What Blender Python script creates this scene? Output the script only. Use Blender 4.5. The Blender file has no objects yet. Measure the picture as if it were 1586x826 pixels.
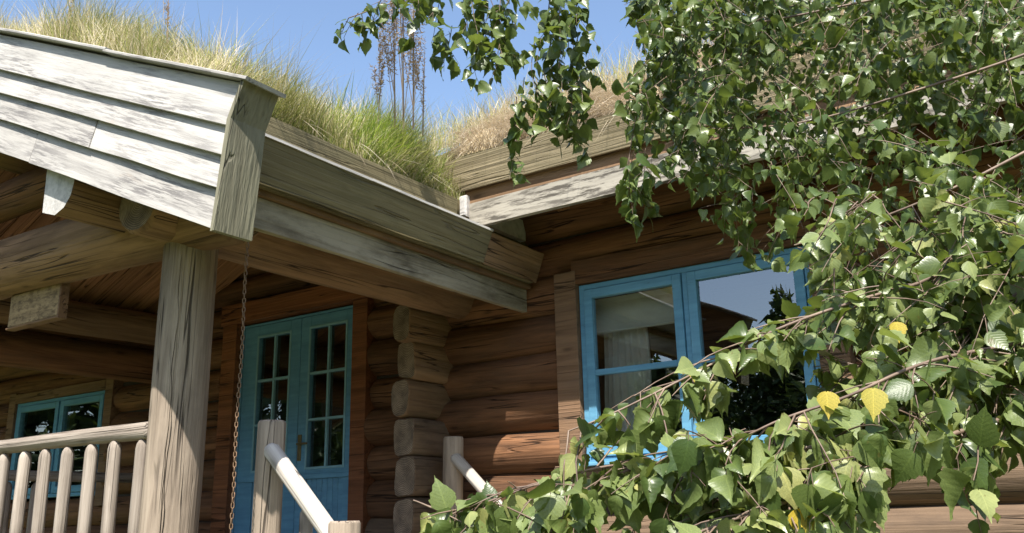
import bpy, bmesh, math, random
import numpy as np
from mathutils import Vector, Matrix

random.seed(7); rng = np.random.default_rng(7)
S = bpy.context.scene
COL = S.collection
V3 = lambda *a: Vector(a)

# ------------------------------------------------------------------ camera
F_PX, YAW, PITCH, ROLL = 1392.4, -0.59047, 0.27175, -0.0228
def cam_axes():
    f0 = V3(math.sin(YAW), math.cos(YAW), 0); r0 = V3(math.cos(YAW), -math.sin(YAW), 0); u0 = V3(0, 0, 1)
    fw = f0 * math.cos(PITCH) + u0 * math.sin(PITCH); up = u0 * math.cos(PITCH) - f0 * math.sin(PITCH)
    r = r0 * math.cos(ROLL) + up * math.sin(ROLL); u = up * math.cos(ROLL) - r0 * math.sin(ROLL)
    return r, u, fw
RGT, UPV, FWD = cam_axes()
cd = bpy.data.cameras.new('camera'); cam = bpy.data.objects.new('camera', cd); COL.objects.link(cam)
cd.sensor_width = 36; cd.lens = 36 * F_PX / 1586; cd.clip_start = 0.05; cd.clip_end = 2000
m = Matrix.Identity(4)
for i in range(3):
    m[i][0], m[i][1], m[i][2] = RGT[i], UPV[i], -FWD[i]
cam.matrix_world = m
S.camera = cam

def ray(px, py):
    return (RGT * ((px - 793) / F_PX) - UPV * ((py - 413) / F_PX) + FWD)
def at(px, py, d):
    return ray(px, py).normalized() * d
def onY(px, py, y):
    r = ray(px, py); return r * (y / r.y)
def to_px(p):
    z = p.dot(FWD)
    return 793 + F_PX * p.dot(RGT) / z, 413 - F_PX * p.dot(UPV) / z, z

# ------------------------------------------------------------------ light
LDIR = V3(-0.36, 0.65, -1.0).normalized()
w = bpy.data.worlds.new("World"); S.world = w; w.use_nodes = True
nt = w.node_tree; bg = nt.nodes['Background']
sky = nt.nodes.new('ShaderNodeTexSky'); sky.sky_type = 'NISHITA'; sky.sun_disc = False
elev = math.asin(-LDIR.z); sky.sun_elevation = elev
sky.sun_rotation = math.atan2(-LDIR.x, -LDIR.y)
sky.air_density = 1.0; sky.dust_density = 1.0; sky.ozone_density = 0.9
nt.links.new(sky.outputs[0], bg.inputs[0]); bg.inputs[1].default_value = 0.14
sd = bpy.data.lights.new('sun', 'SUN'); sd.energy = 5.0; sd.angle = math.radians(0.5); sd.color = (1, 0.95, 0.87)
so = bpy.data.objects.new('sun', sd); COL.objects.link(so)
so.rotation_euler = LDIR.to_track_quat('-Z', 'Y').to_euler()
S.view_settings.view_transform = 'Standard'; S.view_settings.look = 'None'
S.view_settings.exposure = 0.95; S.view_settings.gamma = 1
S.cycles.max_bounces = 8; S.cycles.transparent_max_bounces = 12

# ------------------------------------------------------------------ materials
class NT:
    def __init__(s, name):
        s.m = bpy.data.materials.new(name); s.m.use_nodes = True; s.t = s.m.node_tree
        s.b = s.t.nodes['Principled BSDF']; s.out = s.t.nodes['Material Output']
    def n(s, typ, **k):
        x = s.t.nodes.new(typ)
        for a, v in k.items():
            setattr(x, a, v)
        return x
    def l(s, a, b): s.t.links.new(a, b)
    def ramp(s, fac, stops):
        r = s.n('ShaderNodeValToRGB'); e = r.color_ramp.elements
        while len(e) < len(stops): e.new(0.5)
        for el, (p, c) in zip(e, stops):
            el.position = p; el.color = (*c, 1) if len(c) == 3 else c
        s.l(fac, r.inputs[0]); return r.outputs[0]
    def mix(s, fac, a, b, mode='MIX'):
        x = s.n('ShaderNodeMix', data_type='RGBA', blend_type=mode)
        for sock, v in ((x.inputs[0], fac), (x.inputs[6], a), (x.inputs[7], b)):
            if hasattr(v, 'is_linked'): s.l(v, sock)
            elif isinstance(v, tuple): sock.default_value = (*v, 1)
            else: sock.default_value = v
        return x.outputs[2]
    def noise(s, vec, scale, detail=4, rough=0.55, dist=0):
        x = s.n('ShaderNodeTexNoise'); x.inputs['Scale'].default_value = scale
        x.inputs['Detail'].default_value = detail; x.inputs['Roughness'].default_value = rough
        x.inputs['Distortion'].default_value = dist
        if vec is not None: s.l(vec, x.inputs['Vector'])
        return x.outputs[0]
    def mapped(s, scale, jitter=True):
        tc = s.n('ShaderNodeTexCoord'); v = tc.outputs['Object']
        if jitter:
            oi = s.n('ShaderNodeObjectInfo'); mu = s.n('ShaderNodeMath', operation='MULTIPLY'); mu.inputs[1].default_value = 71.3
            s.l(oi.outputs['Random'], mu.inputs[0])
            ad = s.n('ShaderNodeVectorMath', operation='ADD'); s.l(v, ad.inputs[0]); s.l(mu.outputs[0], ad.inputs[1]); v = ad.outputs[0]
        mp = s.n('ShaderNodeMapping'); mp.inputs['Scale'].default_value = scale; s.l(v, mp.inputs['Vector'])
        return mp.outputs[0]
    def bump(s, h, strength, dist=0.01):
        b = s.n('ShaderNodeBump'); b.inputs['Strength'].default_value = strength; b.inputs['Distance'].default_value = dist
        s.l(h, b.inputs['Height']); s.l(b.outputs[0], s.b.inputs['Normal'])

def wood(name, light, dark, blotch=None, blotch_amt=0.4, rough=0.8, crack=0.35, tint=0.25, grain=16, checks=0.85, knots=0.6):
    """wood whose grain runs along local X"""
    k = NT(name)
    v = k.mapped((0.9, grain, grain)); v2 = k.mapped((1.6, 5, 5)); v3 = k.mapped((0.35, 60, 60))
    g = k.noise(v, 1.0, 7, 0.65, 0.6)
    c = k.ramp(g, [(0.28, dark), (0.62, light)])
    if blotch:
        bl = k.ramp(k.noise(v2, 1.0, 6, 0.7), [(0.48, (0, 0, 0)), (0.68, (1, 1, 1))])
        mu = k.n('ShaderNodeMath', operation='MULTIPLY'); k.l(bl, mu.inputs[0]); mu.inputs[1].default_value = blotch_amt
        c = k.mix(mu.outputs[0], c, blotch)
    fine = k.noise(v3, 1.0, 3, 0.6)
    cr = k.ramp(fine, [(0.30, tuple(x * 0.35 for x in dark)), (0.40, (1, 1, 1))])
    c = k.mix(crack, c, k.mix(1.0, c, cr, 'MULTIPLY'))
    def mth(op, a, b):
        x = k.n('ShaderNodeMath', operation=op)
        for sk, v in zip(x.inputs, (a, b)):
            if hasattr(v, 'is_linked'): k.l(v, sk)
            else: sk.default_value = v
        return x.outputs[0]
    chk = k.noise(k.mapped((0.55, 16, 16)), 1.0, 2, 0.5, 0.3)
    line = k.ramp(mth('ABSOLUTE', mth('SUBTRACT', chk, 0.5), 0), [(0.004, (1, 1, 1)), (0.016, (0, 0, 0))])
    gate = k.ramp(k.noise(k.mapped((1.1, 7, 7)), 1.0, 2, 0.5), [(0.47, (0, 0, 0)), (0.56, (1, 1, 1))])
    line = mth('MULTIPLY', line, gate)
    vo = k.n('ShaderNodeTexVoronoi'); vo.inputs['Scale'].default_value = 1.0; k.l(k.mapped((2.6, 7.5, 7.5)), vo.inputs['Vector'])
    kn = k.ramp(vo.outputs['Distance'], [(0.05, (1, 1, 1)), (0.13, (0.25, 0.25, 0.25)), (0.22, (0, 0, 0))])
    c = k.mix(mth('MULTIPLY', kn, knots), c, tuple(x * 0.45 for x in dark))
    c = k.mix(mth('MULTIPLY', line, checks), c, tuple(x * 0.22 for x in dark))
    oi = k.n('ShaderNodeObjectInfo')
    tn = k.ramp(oi.outputs['Random'], [(0, (1 - tint,) * 3), (1, (1 + tint * 0.5,) * 3)])
    c = k.mix(1.0, c, tn, 'MULTIPLY')
    k.l(c, k.b.inputs['Base Color']); k.b.inputs['Roughness'].default_value = rough
    k.b.inputs['Specular IOR Level'].default_value = 0.25
    k.bump(mth('SUBTRACT', mth('ADD', g, fine), mth('MULTIPLY', line, 2.0)), 0.75, 0.010)
    return k.m

M = {}
M['log'] = wood('log_wood', (0.235, 0.113, 0.054), (0.055, 0.027, 0.014), (0.15, 0.09, 0.055), 0.5, 0.75, tint=0.3, grain=11)
M['log_grey'] = wood('weathered_log', (0.175, 0.118, 0.075), (0.07, 0.046, 0.03), (0.065, 0.047, 0.034), 0.6, 0.8, tint=0.2, grain=12)
M['post'] = wood('grey_post_wood', (0.40, 0.325, 0.25), (0.18, 0.138, 0.102), (0.16, 0.125, 0.095), 0.55, 0.8, tint=0.12, grain=14)
M['rail'] = wood('rail_wood', (0.39, 0.335, 0.28), (0.19, 0.155, 0.125), (0.17, 0.135, 0.11), 0.55, 0.8, tint=0.15, grain=18)
M['handrail'] = wood('bleached_handrail', (0.56, 0.52, 0.46), (0.34, 0.30, 0.26), (0.25, 0.22, 0.19), 0.35, 0.75, tint=0.05, grain=18)
M['main_gutter'] = wood('pale_gutter_wood', (0.36, 0.295, 0.185), (0.19, 0.15, 0.088), (0.17, 0.14, 0.08), 0.5, 0.8, tint=0.05, grain=12, checks=0.4, knots=0.2)
M['beam'] = wood('brown_beam', (0.27, 0.165, 0.09), (0.09, 0.052, 0.028), (0.20, 0.14, 0.088), 0.4, 0.78, tint=0.15, grain=10)
M['ceiling'] = wood('ceiling_wood', (0.50, 0.265, 0.135), (0.28, 0.135, 0.064), None, 0, 0.6, tint=0.3, grain=14)
M['trim'] = wood('red_brown_trim', (0.27, 0.105, 0.045), (0.12, 0.045, 0.02), None, 0, 0.6, tint=0.1, grain=16)
M['casing'] = wood('casing_wood', (0.24, 0.145, 0.085), (0.12, 0.07, 0.04), (0.19, 0.13, 0.09), 0.5, 0.75, tint=0.1, grain=14)
M['gutter'] = wood('mossy_gutter_wood', (0.225, 0.19, 0.105), (0.115, 0.094, 0.05), (0.125, 0.115, 0.06), 0.7, 0.8, tint=0.12, grain=12, checks=0.3, knots=0.25)
M['sideboard'] = wood('grey_green_board', (0.235, 0.22, 0.155), (0.13, 0.12, 0.08), (0.17, 0.165, 0.105), 0.5, 0.8, tint=0.05, grain=14)

def painted(name, base, patch, under, thr=0.52, amt=0.9, speck=70):
    """old white paint worn away in patches: grain-following specks inside large areas"""
    k = NT(name)
    big = k.noise(k.mapped((1.7, 6, 6)), 1.0, 3, 0.5)
    sp = k.noise(k.mapped((5, speck, speck)), 1.0, 5, 0.7)
    med = k.noise(k.mapped((1.2, 22, 22)), 1.0, 5, 0.6)
    bm = k.ramp(big, [(thr - 0.08, (0, 0, 0)), (thr + 0.16, (1, 1, 1))])
    sm = k.ramp(sp, [(0.43, (1, 1, 1)), (0.53, (0.05, 0.05, 0.05))])
    mm = k.mix(1.0, bm, sm, 'MULTIPLY')
    c = k.ramp(med, [(0.25, tuple(x * 0.6 for x in base)), (0.5, tuple(x * 0.9 for x in base)), (0.65, base)])
    mu = k.n('ShaderNodeMath', operation='MULTIPLY'); k.l(mm, mu.inputs[0]); mu.inputs[1].default_value = amt
    c = k.mix(mu.outputs[0], c, patch)
    st = k.ramp(k.noise(k.mapped((2.3, 8, 8)), 1.0, 4, 0.6), [(0.66, (0, 0, 0)), (0.76, (1, 1, 1))])
    mu2 = k.n('ShaderNodeMath', operation='MULTIPLY'); k.l(st, mu2.inputs[0]); mu2.inputs[1].default_value = 0.35
    c = k.mix(mu2.outputs[0], c, under)
    oi = k.n('ShaderNodeObjectInfo')
    c = k.mix(1.0, c, k.ramp(oi.outputs['Random'], [(0, (0.84, 0.83, 0.82)), (1, (1.03, 1.03, 1.03))]), 'MULTIPLY')
    k.l(c, k.b.inputs['Base Color']); k.b.inputs['Roughness'].default_value = 0.75
    k.b.inputs['Specular IOR Level'].default_value = 0.3
    ad = k.n('ShaderNodeMath', operation='ADD'); k.l(sp, ad.inputs[0]); k.l(med, ad.inputs[1])
    k.bump(ad.outputs[0], 0.45, 0.006)
    return k.m
M['siding'] = painted('worn_white_siding', (0.47, 0.45, 0.42), (0.17, 0.16, 0.155), (0.32, 0.22, 0.14), thr=0.45)
M['fascia'] = painted('worn_fascia', (0.42, 0.385, 0.32), (0.075, 0.065, 0.052), (0.22, 0.16, 0.09), thr=0.36, amt=0.95, speck=40)
M['grey_fascia'] = wood('grey_fascia', (0.36, 0.315, 0.225), (0.17, 0.14, 0.092), (0.085, 0.065, 0.04), 0.75, 0.8, tint=0.1, grain=12)
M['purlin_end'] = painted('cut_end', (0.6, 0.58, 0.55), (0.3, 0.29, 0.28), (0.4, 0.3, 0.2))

def plain(name, col, rough=0.6, noise_amt=0.2, scale=8, spec=0.4, metallic=0, bump=0.0):
    k = NT(name)
    nz = k.noise(k.mapped((scale,) * 3), 1.0, 4, 0.6)
    lo = tuple(x * (1 - noise_amt) for x in col); hi = tuple(min(1, x * (1 + noise_amt)) for x in col)
    k.l(k.ramp(nz, [(0.3, lo), (0.7, hi)]), k.b.inputs['Base Color'])
    k.b.inputs['Roughness'].default_value = rough; k.b.inputs['Specular IOR Level'].default_value = spec
    k.b.inputs['Metallic'].default_value = metallic
    if bump: k.bump(nz, bump, 0.01)
    return k.m
def blue_paint():
    k = NT('blue_paint')
    a = k.noise(k.mapped((2, 30, 30)), 1.0, 5, 0.6); b = k.noise(k.mapped((5, 5, 5)), 1.0, 3, 0.5)
    c = k.ramp(a, [(0.3, (0.095, 0.26, 0.40)), (0.65, (0.135, 0.34, 0.495))])
    c = k.mix(1.0, c, k.ramp(b, [(0.3, (0.86, 0.88, 0.9)), (0.7, (1.05, 1.05, 1.05))]), 'MULTIPLY')
    ch_ = k.ramp(k.noise(k.mapped((3, 22, 22)), 1.0, 6, 0.7), [(0.64, (0, 0, 0)), (0.70, (1, 1, 1))])
    c = k.mix(ch_, c, (0.055, 0.13, 0.17))
    k.l(c, k.b.inputs['Base Color']); k.b.inputs['Roughness'].default_value = 0.5
    k.bump(a, 0.4, 0.004); return k.m
M['blue'] = blue_paint()
M['muntin'] = plain('pale_blue_bar', (0.22, 0.42, 0.50), 0.5, 0.1)
M['soil'] = plain('turf_soil', (0.13, 0.105, 0.055), 0.95, 0.4, 14, 0.1, bump=0.6)
M['thatch'] = plain('dry_turf', (0.42, 0.34, 0.21), 0.95, 0.35, 20, 0.1, bump=0.8)
M['rust'] = plain('rusty_chain', (0.20, 0.125, 0.075), 0.6, 0.4, 40, 0.4, 0.35)
M['brass'] = plain('old_brass', (0.20, 0.16, 0.08), 0.45, 0.2, 30, 0.5, 0.7)
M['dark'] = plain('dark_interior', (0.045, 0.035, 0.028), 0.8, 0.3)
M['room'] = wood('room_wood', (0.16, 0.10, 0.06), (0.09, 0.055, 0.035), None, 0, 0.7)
M['blind'] = plain('blind_fabric', (0.66, 0.63, 0.56), 0.9, 0.06)
M['curtain'] = plain('curtain_fabric', (0.62, 0.58, 0.52), 0.9, 0.1)
M['ground'] = plain('lawn_ground', (0.11, 0.125, 0.045), 0.95, 0.4, 3, 0.1)
M['crack'] = plain('crack_dark', (0.035, 0.025, 0.018), 0.95, 0.2)

def glass():
    k = NT('window_glass')
    gl = k.n('ShaderNodeBsdfGlossy'); gl.inputs['Roughness'].default_value = 0.004
    nz = k.noise(k.mapped((2.2, 2.2, 2.2)), 1.0, 1, 0.4)
    b = k.n('ShaderNodeBump'); b.inputs['Strength'].default_value = 0.12; b.inputs['Distance'].default_value = 0.02; k.l(nz, b.inputs['Height'])
    k.l(b.outputs[0], gl.inputs['Normal'])
    tr = k.n('ShaderNodeBsdfTransparent'); tr.inputs[0].default_value = (0.86, 0.89, 0.88, 1)
    fr = k.n('ShaderNodeFresnel'); fr.inputs['IOR'].default_value = 3.0
    mx = k.n('ShaderNodeMixShader'); ge = k.n('ShaderNodeNewGeometry'); sb_ = k.n('ShaderNodeMath', operation='SUBTRACT'); sb_.inputs[0].default_value = 1; k.l(ge.outputs['Backfacing'], sb_.inputs[1])
    mu = k.n('ShaderNodeMath', operation='MULTIPLY'); k.l(fr.outputs[0], mu.inputs[0]); k.l(sb_.outputs[0], mu.inputs[1])
    k.l(mu.outputs[0], mx.inputs[0]); k.l(tr.outputs[0], mx.inputs[1]); k.l(gl.outputs[0], mx.inputs[2])
    k.l(mx.outputs[0], k.out.inputs[0]); k.t.nodes.remove(k.b); return k.m
M['glass'] = glass()

def leafy(name, stops, attr, rough=0.4, trans=0.35, tcol=(0.34, 0.42, 0.06), veins=True, tm=(1.9, 1.9, 1.0)):
    k = NT(name)
    if attr: a = k.n('ShaderNodeAttribute', attribute_name='rnd'); r = a.outputs['Fac']
    else: r = k.n('ShaderNodeObjectInfo').outputs['Random']
    c = k.ramp(r, stops)
    if veins:
        def mth(op, a, b=None):
            x = k.n('ShaderNodeMath', operation=op)
            for sk, v in zip(x.inputs, (a, b)):
                if v is None: continue
                if hasattr(v, 'is_linked'): k.l(v, sk)
                else: sk.default_value = v
            return x.outputs[0]
        lu = k.n('ShaderNodeAttribute', attribute_name='lu').outputs['Fac']; lv = k.n('ShaderNodeAttribute', attribute_name='lv').outputs['Fac']
        av = mth('ABSOLUTE', lv)
        rib = mth('LESS_THAN', av, 0.02)
        wv = mth('SINE', mth('MULTIPLY', mth('SUBTRACT', lu, mth('MULTIPLY', av, 0.75)), 52.0))
        side = k.ramp(wv, [(0.80, (0, 0, 0)), (0.98, (1, 1, 1))])
        nz = k.noise(k.mapped((30, 30, 30), False), 1.0, 3, 0.6)
        c = k.mix(1.0, c, k.ramp(nz, [(0.3, (0.72, 0.75, 0.7)), (0.7, (1.15, 1.12, 1.05))]), 'MULTIPLY')
        sp_ = k.ramp(k.noise(k.mapped((75, 75, 75), False), 1.0, 2, 0.5), [(0.66, (0, 0, 0)), (0.72, (1, 1, 1))])
        c = k.mix(mth('MULTIPLY', sp_, 0.55), c, (0.11, 0.075, 0.02))
        vn = mth('MAXIMUM', rib, mth('MULTIPLY', side, 0.45))
        c = k.mix(mth('MULTIPLY', vn, 0.32), c, k.mix(1.0, c, (1.8, 1.7, 1.6), 'MULTIPLY'))
        k.bump(mth('ADD', mth('MULTIPLY', wv, 0.3), mth('MULTIPLY', nz, 2.0)), 0.22, 0.0010)
    k.l(c, k.b.inputs['Base Color']); k.b.inputs['Roughness'].default_value = rough
    k.b.inputs['Specular IOR Level'].default_value = 0.5
    tl = k.n('ShaderNodeBsdfTranslucent')
    k.l(k.mix(0.35, k.mix(1.0, c, tm, 'MULTIPLY'), tcol), tl.inputs[0])
    mx = k.n('ShaderNodeMixShader'); mx.inputs[0].default_value = trans
    k.l(k.b.outputs[0], mx.inputs[1]); k.l(tl.outputs[0], mx.inputs[2]); k.l(mx.outputs[0], k.out.inputs[0])
    return k.m
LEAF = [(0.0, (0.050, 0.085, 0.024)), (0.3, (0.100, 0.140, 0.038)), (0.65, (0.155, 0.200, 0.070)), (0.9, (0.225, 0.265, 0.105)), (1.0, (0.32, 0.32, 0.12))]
M['leaf'] = leafy('birch_leaf', LEAF, False, 0.36, 0.24)
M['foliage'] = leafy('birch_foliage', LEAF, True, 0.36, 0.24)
M['yellow'] = leafy('yellow_leaf', [(0, (0.55, 0.40, 0.035)), (1, (0.52, 0.45, 0.11))], False, 0.5, 0.35, (0.7, 0.5, 0.05))
GRASS = [(0.0, (0.16, 0.20, 0.035)), (0.22, (0.27, 0.29, 0.06)), (0.42, (0.42, 0.38, 0.15)), (0.62, (0.54, 0.46, 0.29)), (1.0, (0.64, 0.56, 0.42))]
M['grass'] = leafy('roof_grass', GRASS, True, 0.7, 0.25, (0.50, 0.46, 0.24), False, (1.25, 1.25, 1.05))
M['green_grass'] = leafy('green_grass', [(0, (0.12, 0.18, 0.03)), (0.6, (0.22, 0.29, 0.055)), (1, (0.42, 0.40, 0.16))], True, 0.6, 0.35, (0.4, 0.55, 0.06), False)
M['straw'] = leafy('dry_straw', [(0, (0.34, 0.26, 0.17)), (0.5, (0.52, 0.43, 0.31)), (1, (0.66, 0.58, 0.46))], True, 0.8, 0.2, (0.55, 0.48, 0.36), False, (1.1, 1.1, 1.05))
M['weed'] = leafy('dry_weed', [(0, (0.26, 0.175, 0.125)), (1, (0.52, 0.42, 0.33))], True, 0.8, 0.15, (0.4, 0.25, 0.2), False)
M['far_leaf'] = leafy('far_leaf', [(0, (0.03, 0.05, 0.02)), (1, (0.08, 0.12, 0.035))], True, 0.6, 0.2, (0.2, 0.3, 0.05), False)

def bark():
    k = NT('twig_bark')
    nz = k.noise(k.mapped((14, 14, 14)), 1.0, 4, 0.6)
    k.l(k.ramp(nz, [(0.35, (0.09, 0.055, 0.04)), (0.65, (0.24, 0.17, 0.12))]), k.b.inputs['Base Color'])
    k.b.inputs['Roughness'].default_value = 0.6; return k.m
M['twig'] = bark()
def birch_bark():
    k = NT('birch_bark')
    nz = k.noise(k.mapped((5, 5, 30)), 1.0, 5, 0.6)
    k.l(k.ramp(nz, [(0.36, (0.05, 0.045, 0.04)), (0.46, (0.62, 0.6, 0.56))]), k.b.inputs['Base Color'])
    k.b.inputs['Roughness'].default_value = 0.7; return k.m
M['birch_bark'] = birch_bark()

def sign_mat():
    k = NT('sign_face')
    v = k.mapped((6, 28, 28), False)
    a = k.noise(v, 1.0, 6, 0.7); b = k.noise(k.mapped((14, 30, 30), False), 1.0, 4, 0.7)
    c = k.ramp(a, [(0.3, (0.16, 0.105, 0.055)), (0.65, (0.34, 0.24, 0.13))])
    c = k.mix(1.0, c, k.ramp(b, [(0.40, (0.5, 0.47, 0.42)), (0.52, (1.05, 1.05, 1.0))]), 'MULTIPLY')
    k.l(c, k.b.inputs['Base Color']); k.b.inputs['Roughness'].default_value = 0.7; k.bump(b, 0.5, 0.006); return k.m
M['sign'] = sign_mat()

def end_grain():
    k = NT('end_grain')
    tc = k.n('ShaderNodeTexCoord'); mp = k.n('ShaderNodeMapping'); mp.inputs['Scale'].default_value = (0, 1, 1); k.l(tc.outputs['Object'], mp.inputs['Vector'])
    wv = k.n('ShaderNodeTexWave', wave_type='RINGS', rings_direction='X'); wv.inputs['Scale'].default_value = 26; wv.inputs['Distortion'].default_value = 2.5; wv.inputs['Detail'].default_value = 3
    k.l(mp.outputs[0], wv.inputs['Vector'])
    nz = k.noise(k.mapped((9, 9, 9)), 1.0, 4, 0.6)
    c = k.ramp(wv.outputs[0], [(0.2, (0.15, 0.11, 0.08)), (0.7, (0.30, 0.235, 0.17))])
    c = k.mix(1.0, c, k.ramp(nz, [(0.35, (0.5, 0.48, 0.46)), (0.65, (1.1, 1.08, 1.05))]), 'MULTIPLY')
    gr = k.n('ShaderNodeTexGradient', gradient_type='RADIAL'); mp2 = k.n('ShaderNodeMapping'); mp2.inputs['Rotation'].default_value = (0, math.pi / 2, 0); k.l(tc.outputs['Object'], mp2.inputs['Vector']); k.l(mp2.outputs[0], gr.inputs['Vector'])
    oi = k.n('ShaderNodeObjectInfo')
    ad = k.n('ShaderNodeMath', operation='MULTIPLY_ADD'); k.l(gr.outputs['Fac'], ad.inputs[0]); ad.inputs[1].default_value = 7; k.l(oi.outputs['Random'], ad.inputs[2])
    n2 = k.noise(None, 3.0, 2, 0.5); sb_ = k.t.nodes[-1]
    cb = k.n('ShaderNodeCombineXYZ'); k.l(ad.outputs[0], cb.inputs[0]); k.l(cb.outputs[0], n2.node.inputs['Vector'])
    cr = k.ramp(n2, [(0.30, (0.18, 0.15, 0.13)), (0.36, (1, 1, 1))])
    c = k.mix(1.0, c, cr, 'MULTIPLY')
    k.l(c, k.b.inputs['Base Color']); k.b.inputs['Roughness'].default_value = 0.85; k.bump(wv.outputs[0], 0.3, 0.004); return k.m
M['end'] = end_grain()

# ------------------------------------------------------------------ object helpers
WM = {}
def link(name, me, mats, world=None, parent=None, smooth=False):
    o = bpy.data.objects.new(name, me); COL.objects.link(o)
    world = world or Matrix.Identity(4)
    if me is not None:
        if not me.materials:
            for mm in (mats if isinstance(mats, (list, tuple)) else [mats]): me.materials.append(mm)
        if smooth: me.polygons.foreach_set('use_smooth', [True] * len(me.polygons))
    if parent:
        o.parent = parent; o.matrix_parent_inverse = WM[parent.name].inverted()
    o.matrix_basis = world; WM[o.name] = world
    return o
def thing(name, label, cat, loc, group=None):
    o = link(name, None, None, Matrix.Translation(loc)); tag(o, label, cat, group); return o
def tag(o, label=None, cat=None, group=None, kind=None):
    for k_, v in (('label', label), ('category', cat), ('group', group), ('kind', kind)):
        if v: o[k_] = v
    return o
def mesh(name, verts, faces):
    me = bpy.data.meshes.new(name); me.from_pydata([tuple(v) for v in verts], [], faces); me.update(); return me
def frame_to(p0, p1, up=V3(0, 0, 1)):
    x = (p1 - p0).normalized(); y = up.cross(x)
    if y.length < 1e-4: y = V3(0, 1, 0).cross(x)
    y.normalize(); z = x.cross(y)
    mt = Matrix.Identity(4)
    for i in range(3): mt[i][0], mt[i][1], mt[i][2], mt[i][3] = x[i], y[i], z[i], p0[i]
    return mt
def rect(w, h, c=0.004, y0=None, z0=None):
    """chamfered rectangle section, centred unless corner given"""
    y0 = -w / 2 if y0 is None else y0; z0 = -h / 2 if z0 is None else z0
    y1, z1 = y0 + w, z0 + h
    return [(y0 + c, z0), (y1 - c, z0), (y1, z0 + c), (y1, z1 - c), (y1 - c, z1), (y0 + c, z1), (y0, z1 - c), (y0, z0 + c)]
def prism(name, p0, p1, poly, mat, parent=None, up=V3(0, 0, 1), seg=1, warp=0.0, cuts=None):
    """section poly (local y,z, counter-clockwise seen from +x end) swept along p0->p1"""
    L = (p1 - p0).length; n = len(poly); vs = []; fs = []
    ph = [random.uniform(0, 6.28) for _ in range(4)]
    for i in range(seg + 1):
        t = i / seg; x = L * t
        dy = warp * (math.sin(t * 5.1 + ph[0]) + 0.5 * math.sin(t * 13 + ph[1])); dz = warp * (math.sin(t * 4.3 + ph[2]) + 0.5 * math.sin(t * 11 + ph[3]))
        for (y, z) in poly: vs.append((x, y + dy, z + dz))
    for i in range(seg):
        for j in range(n):
            a = i * n + j; b = i * n + (j + 1) % n; fs.append((a, b, b + n, a + n))
    fs.append(tuple(reversed(range(n)))); fs.append(tuple(range(seg * n, seg * n + n)))
    return link(name, mesh(name, vs, fs), mat, frame_to(p0, p1, up), parent)
def board(name, p0, p1, w, h, mat, parent=None, up=V3(0, 0, 1), warp=0.0015, c=0.004, seg=None):
    L = (p1 - p0).length
    return prism(name, p0, p1, rect(w, h, min(c, w * .3, h * .3)), mat, parent, up, seg or max(1, int(L / 0.25)), warp)
def log(name, p0, p1, r0, r1, mat, parent=None, sides=14, wob=0.012, sy=1.0, sz=1.0, endr=0.03, segl=0.3, sq=0):
    """a round hand-peeled log along local x, with uneven radius and eased ends"""
    L = (p1 - p0).length; ns = max(2, int(L / segl))
    xs = [0, min(endr, L * .1)] + [L * i / ns for i in range(1, ns)] + [L - min(endr, L * .1), L]
    ph = [random.uniform(0, 6.28) for _ in range(8)]; vs = []; fs = []
    for q, x in enumerate(xs):
        t = x / L; r = r0 + (r1 - r0) * t
        if q in (0, len(xs) - 1): r -= endr * 0.6
        oy = wob * math.sin(x * 1.3 + ph[0]); oz = 0.6 * wob * math.sin(x * 1.1 + ph[1])
        for j in range(sides):
            a = 2 * math.pi * j / sides
            rq = r if not sq else r / (abs(math.cos(a)) ** sq + abs(math.sin(a)) ** sq) ** (1 / sq)
            rr = rq * (1 + 0.35 * wob / r * math.sin(2 * a + ph[2] + x * .7) + 0.25 * wob / r * math.sin(3 * a + ph[3] + x * 1.9) + 0.2 * wob / r * math.sin(x * 4.1 + ph[4] + a))
            vs.append((x, oy + sy * rr * math.cos(a), oz + sz * rr * math.sin(a)))
    m_ = len(xs)
    for i in range(m_ - 1):
        for j in range(sides):
            a = i * sides + j; b = i * sides + (j + 1) % sides; fs.append((a, b, b + sides, a + sides))
    nb = len(fs)
    fs.append(tuple(reversed(range(sides)))); fs.append(tuple(range((m_ - 1) * sides, m_ * sides)))
    me = mesh(name, vs, fs); sm = [True] * nb + [False, False]
    me.polygons.foreach_set('use_smooth', sm)
    me.materials.append(mat); me.materials.append(M['end'])
    me.polygons[nb].material_index = 1; me.polygons[nb + 1].material_index = 1
    return link(name, me, mat, frame_to(p0, p1), parent)
def boxes(name, bl, mat, parent=None, origin=None, c=0.003):
    """several butted bars of ONE part (a frame): list of (x0,x1,y0,y1,z0,z1)"""
    vs = []; fs = []
    org = origin or V3(0, 0, 0)
    for (x0, x1, y0, y1, z0, z1) in bl:
        b = len(vs)
        cc = min(c, (x1 - x0) * .3, (y1 - y0) * .3, (z1 - z0) * .3)
        # chamfer the front (low y) rim only
        for (x, y, z) in ((x0, y1, z0), (x1, y1, z0), (x1, y1, z1), (x0, y1, z1), (x0, y0 + cc, z0), (x1, y0 + cc, z0), (x1, y0 + cc, z1), (x0, y0 + cc, z1),
                          (x0 + cc, y0, z0 + cc), (x1 - cc, y0, z0 + cc), (x1 - cc, y0, z1 - cc), (x0 + cc, y0, z1 - cc)):
            vs.append((x - org.x, y - org.y, z - org.z))
        q = [(0, 1, 2, 3)[::-1], (8, 9, 10, 11)]
        for i in range(4):
            j = (i + 1) % 4; q.append((i, j, 4 + j, 4 + i)); q.append((4 + i, 4 + j, 8 + j, 8 + i))
        fs += [tuple(b + i for i in f) for f in q]
    me = mesh(name, vs, fs); bm = bmesh.new(); bm.from_mesh(me); bmesh.ops.recalc_face_normals(bm, faces=bm.faces); bm.to_mesh(me); bm.free()
    return link(name, me, mat, Matrix.Translation(org), parent)

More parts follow.
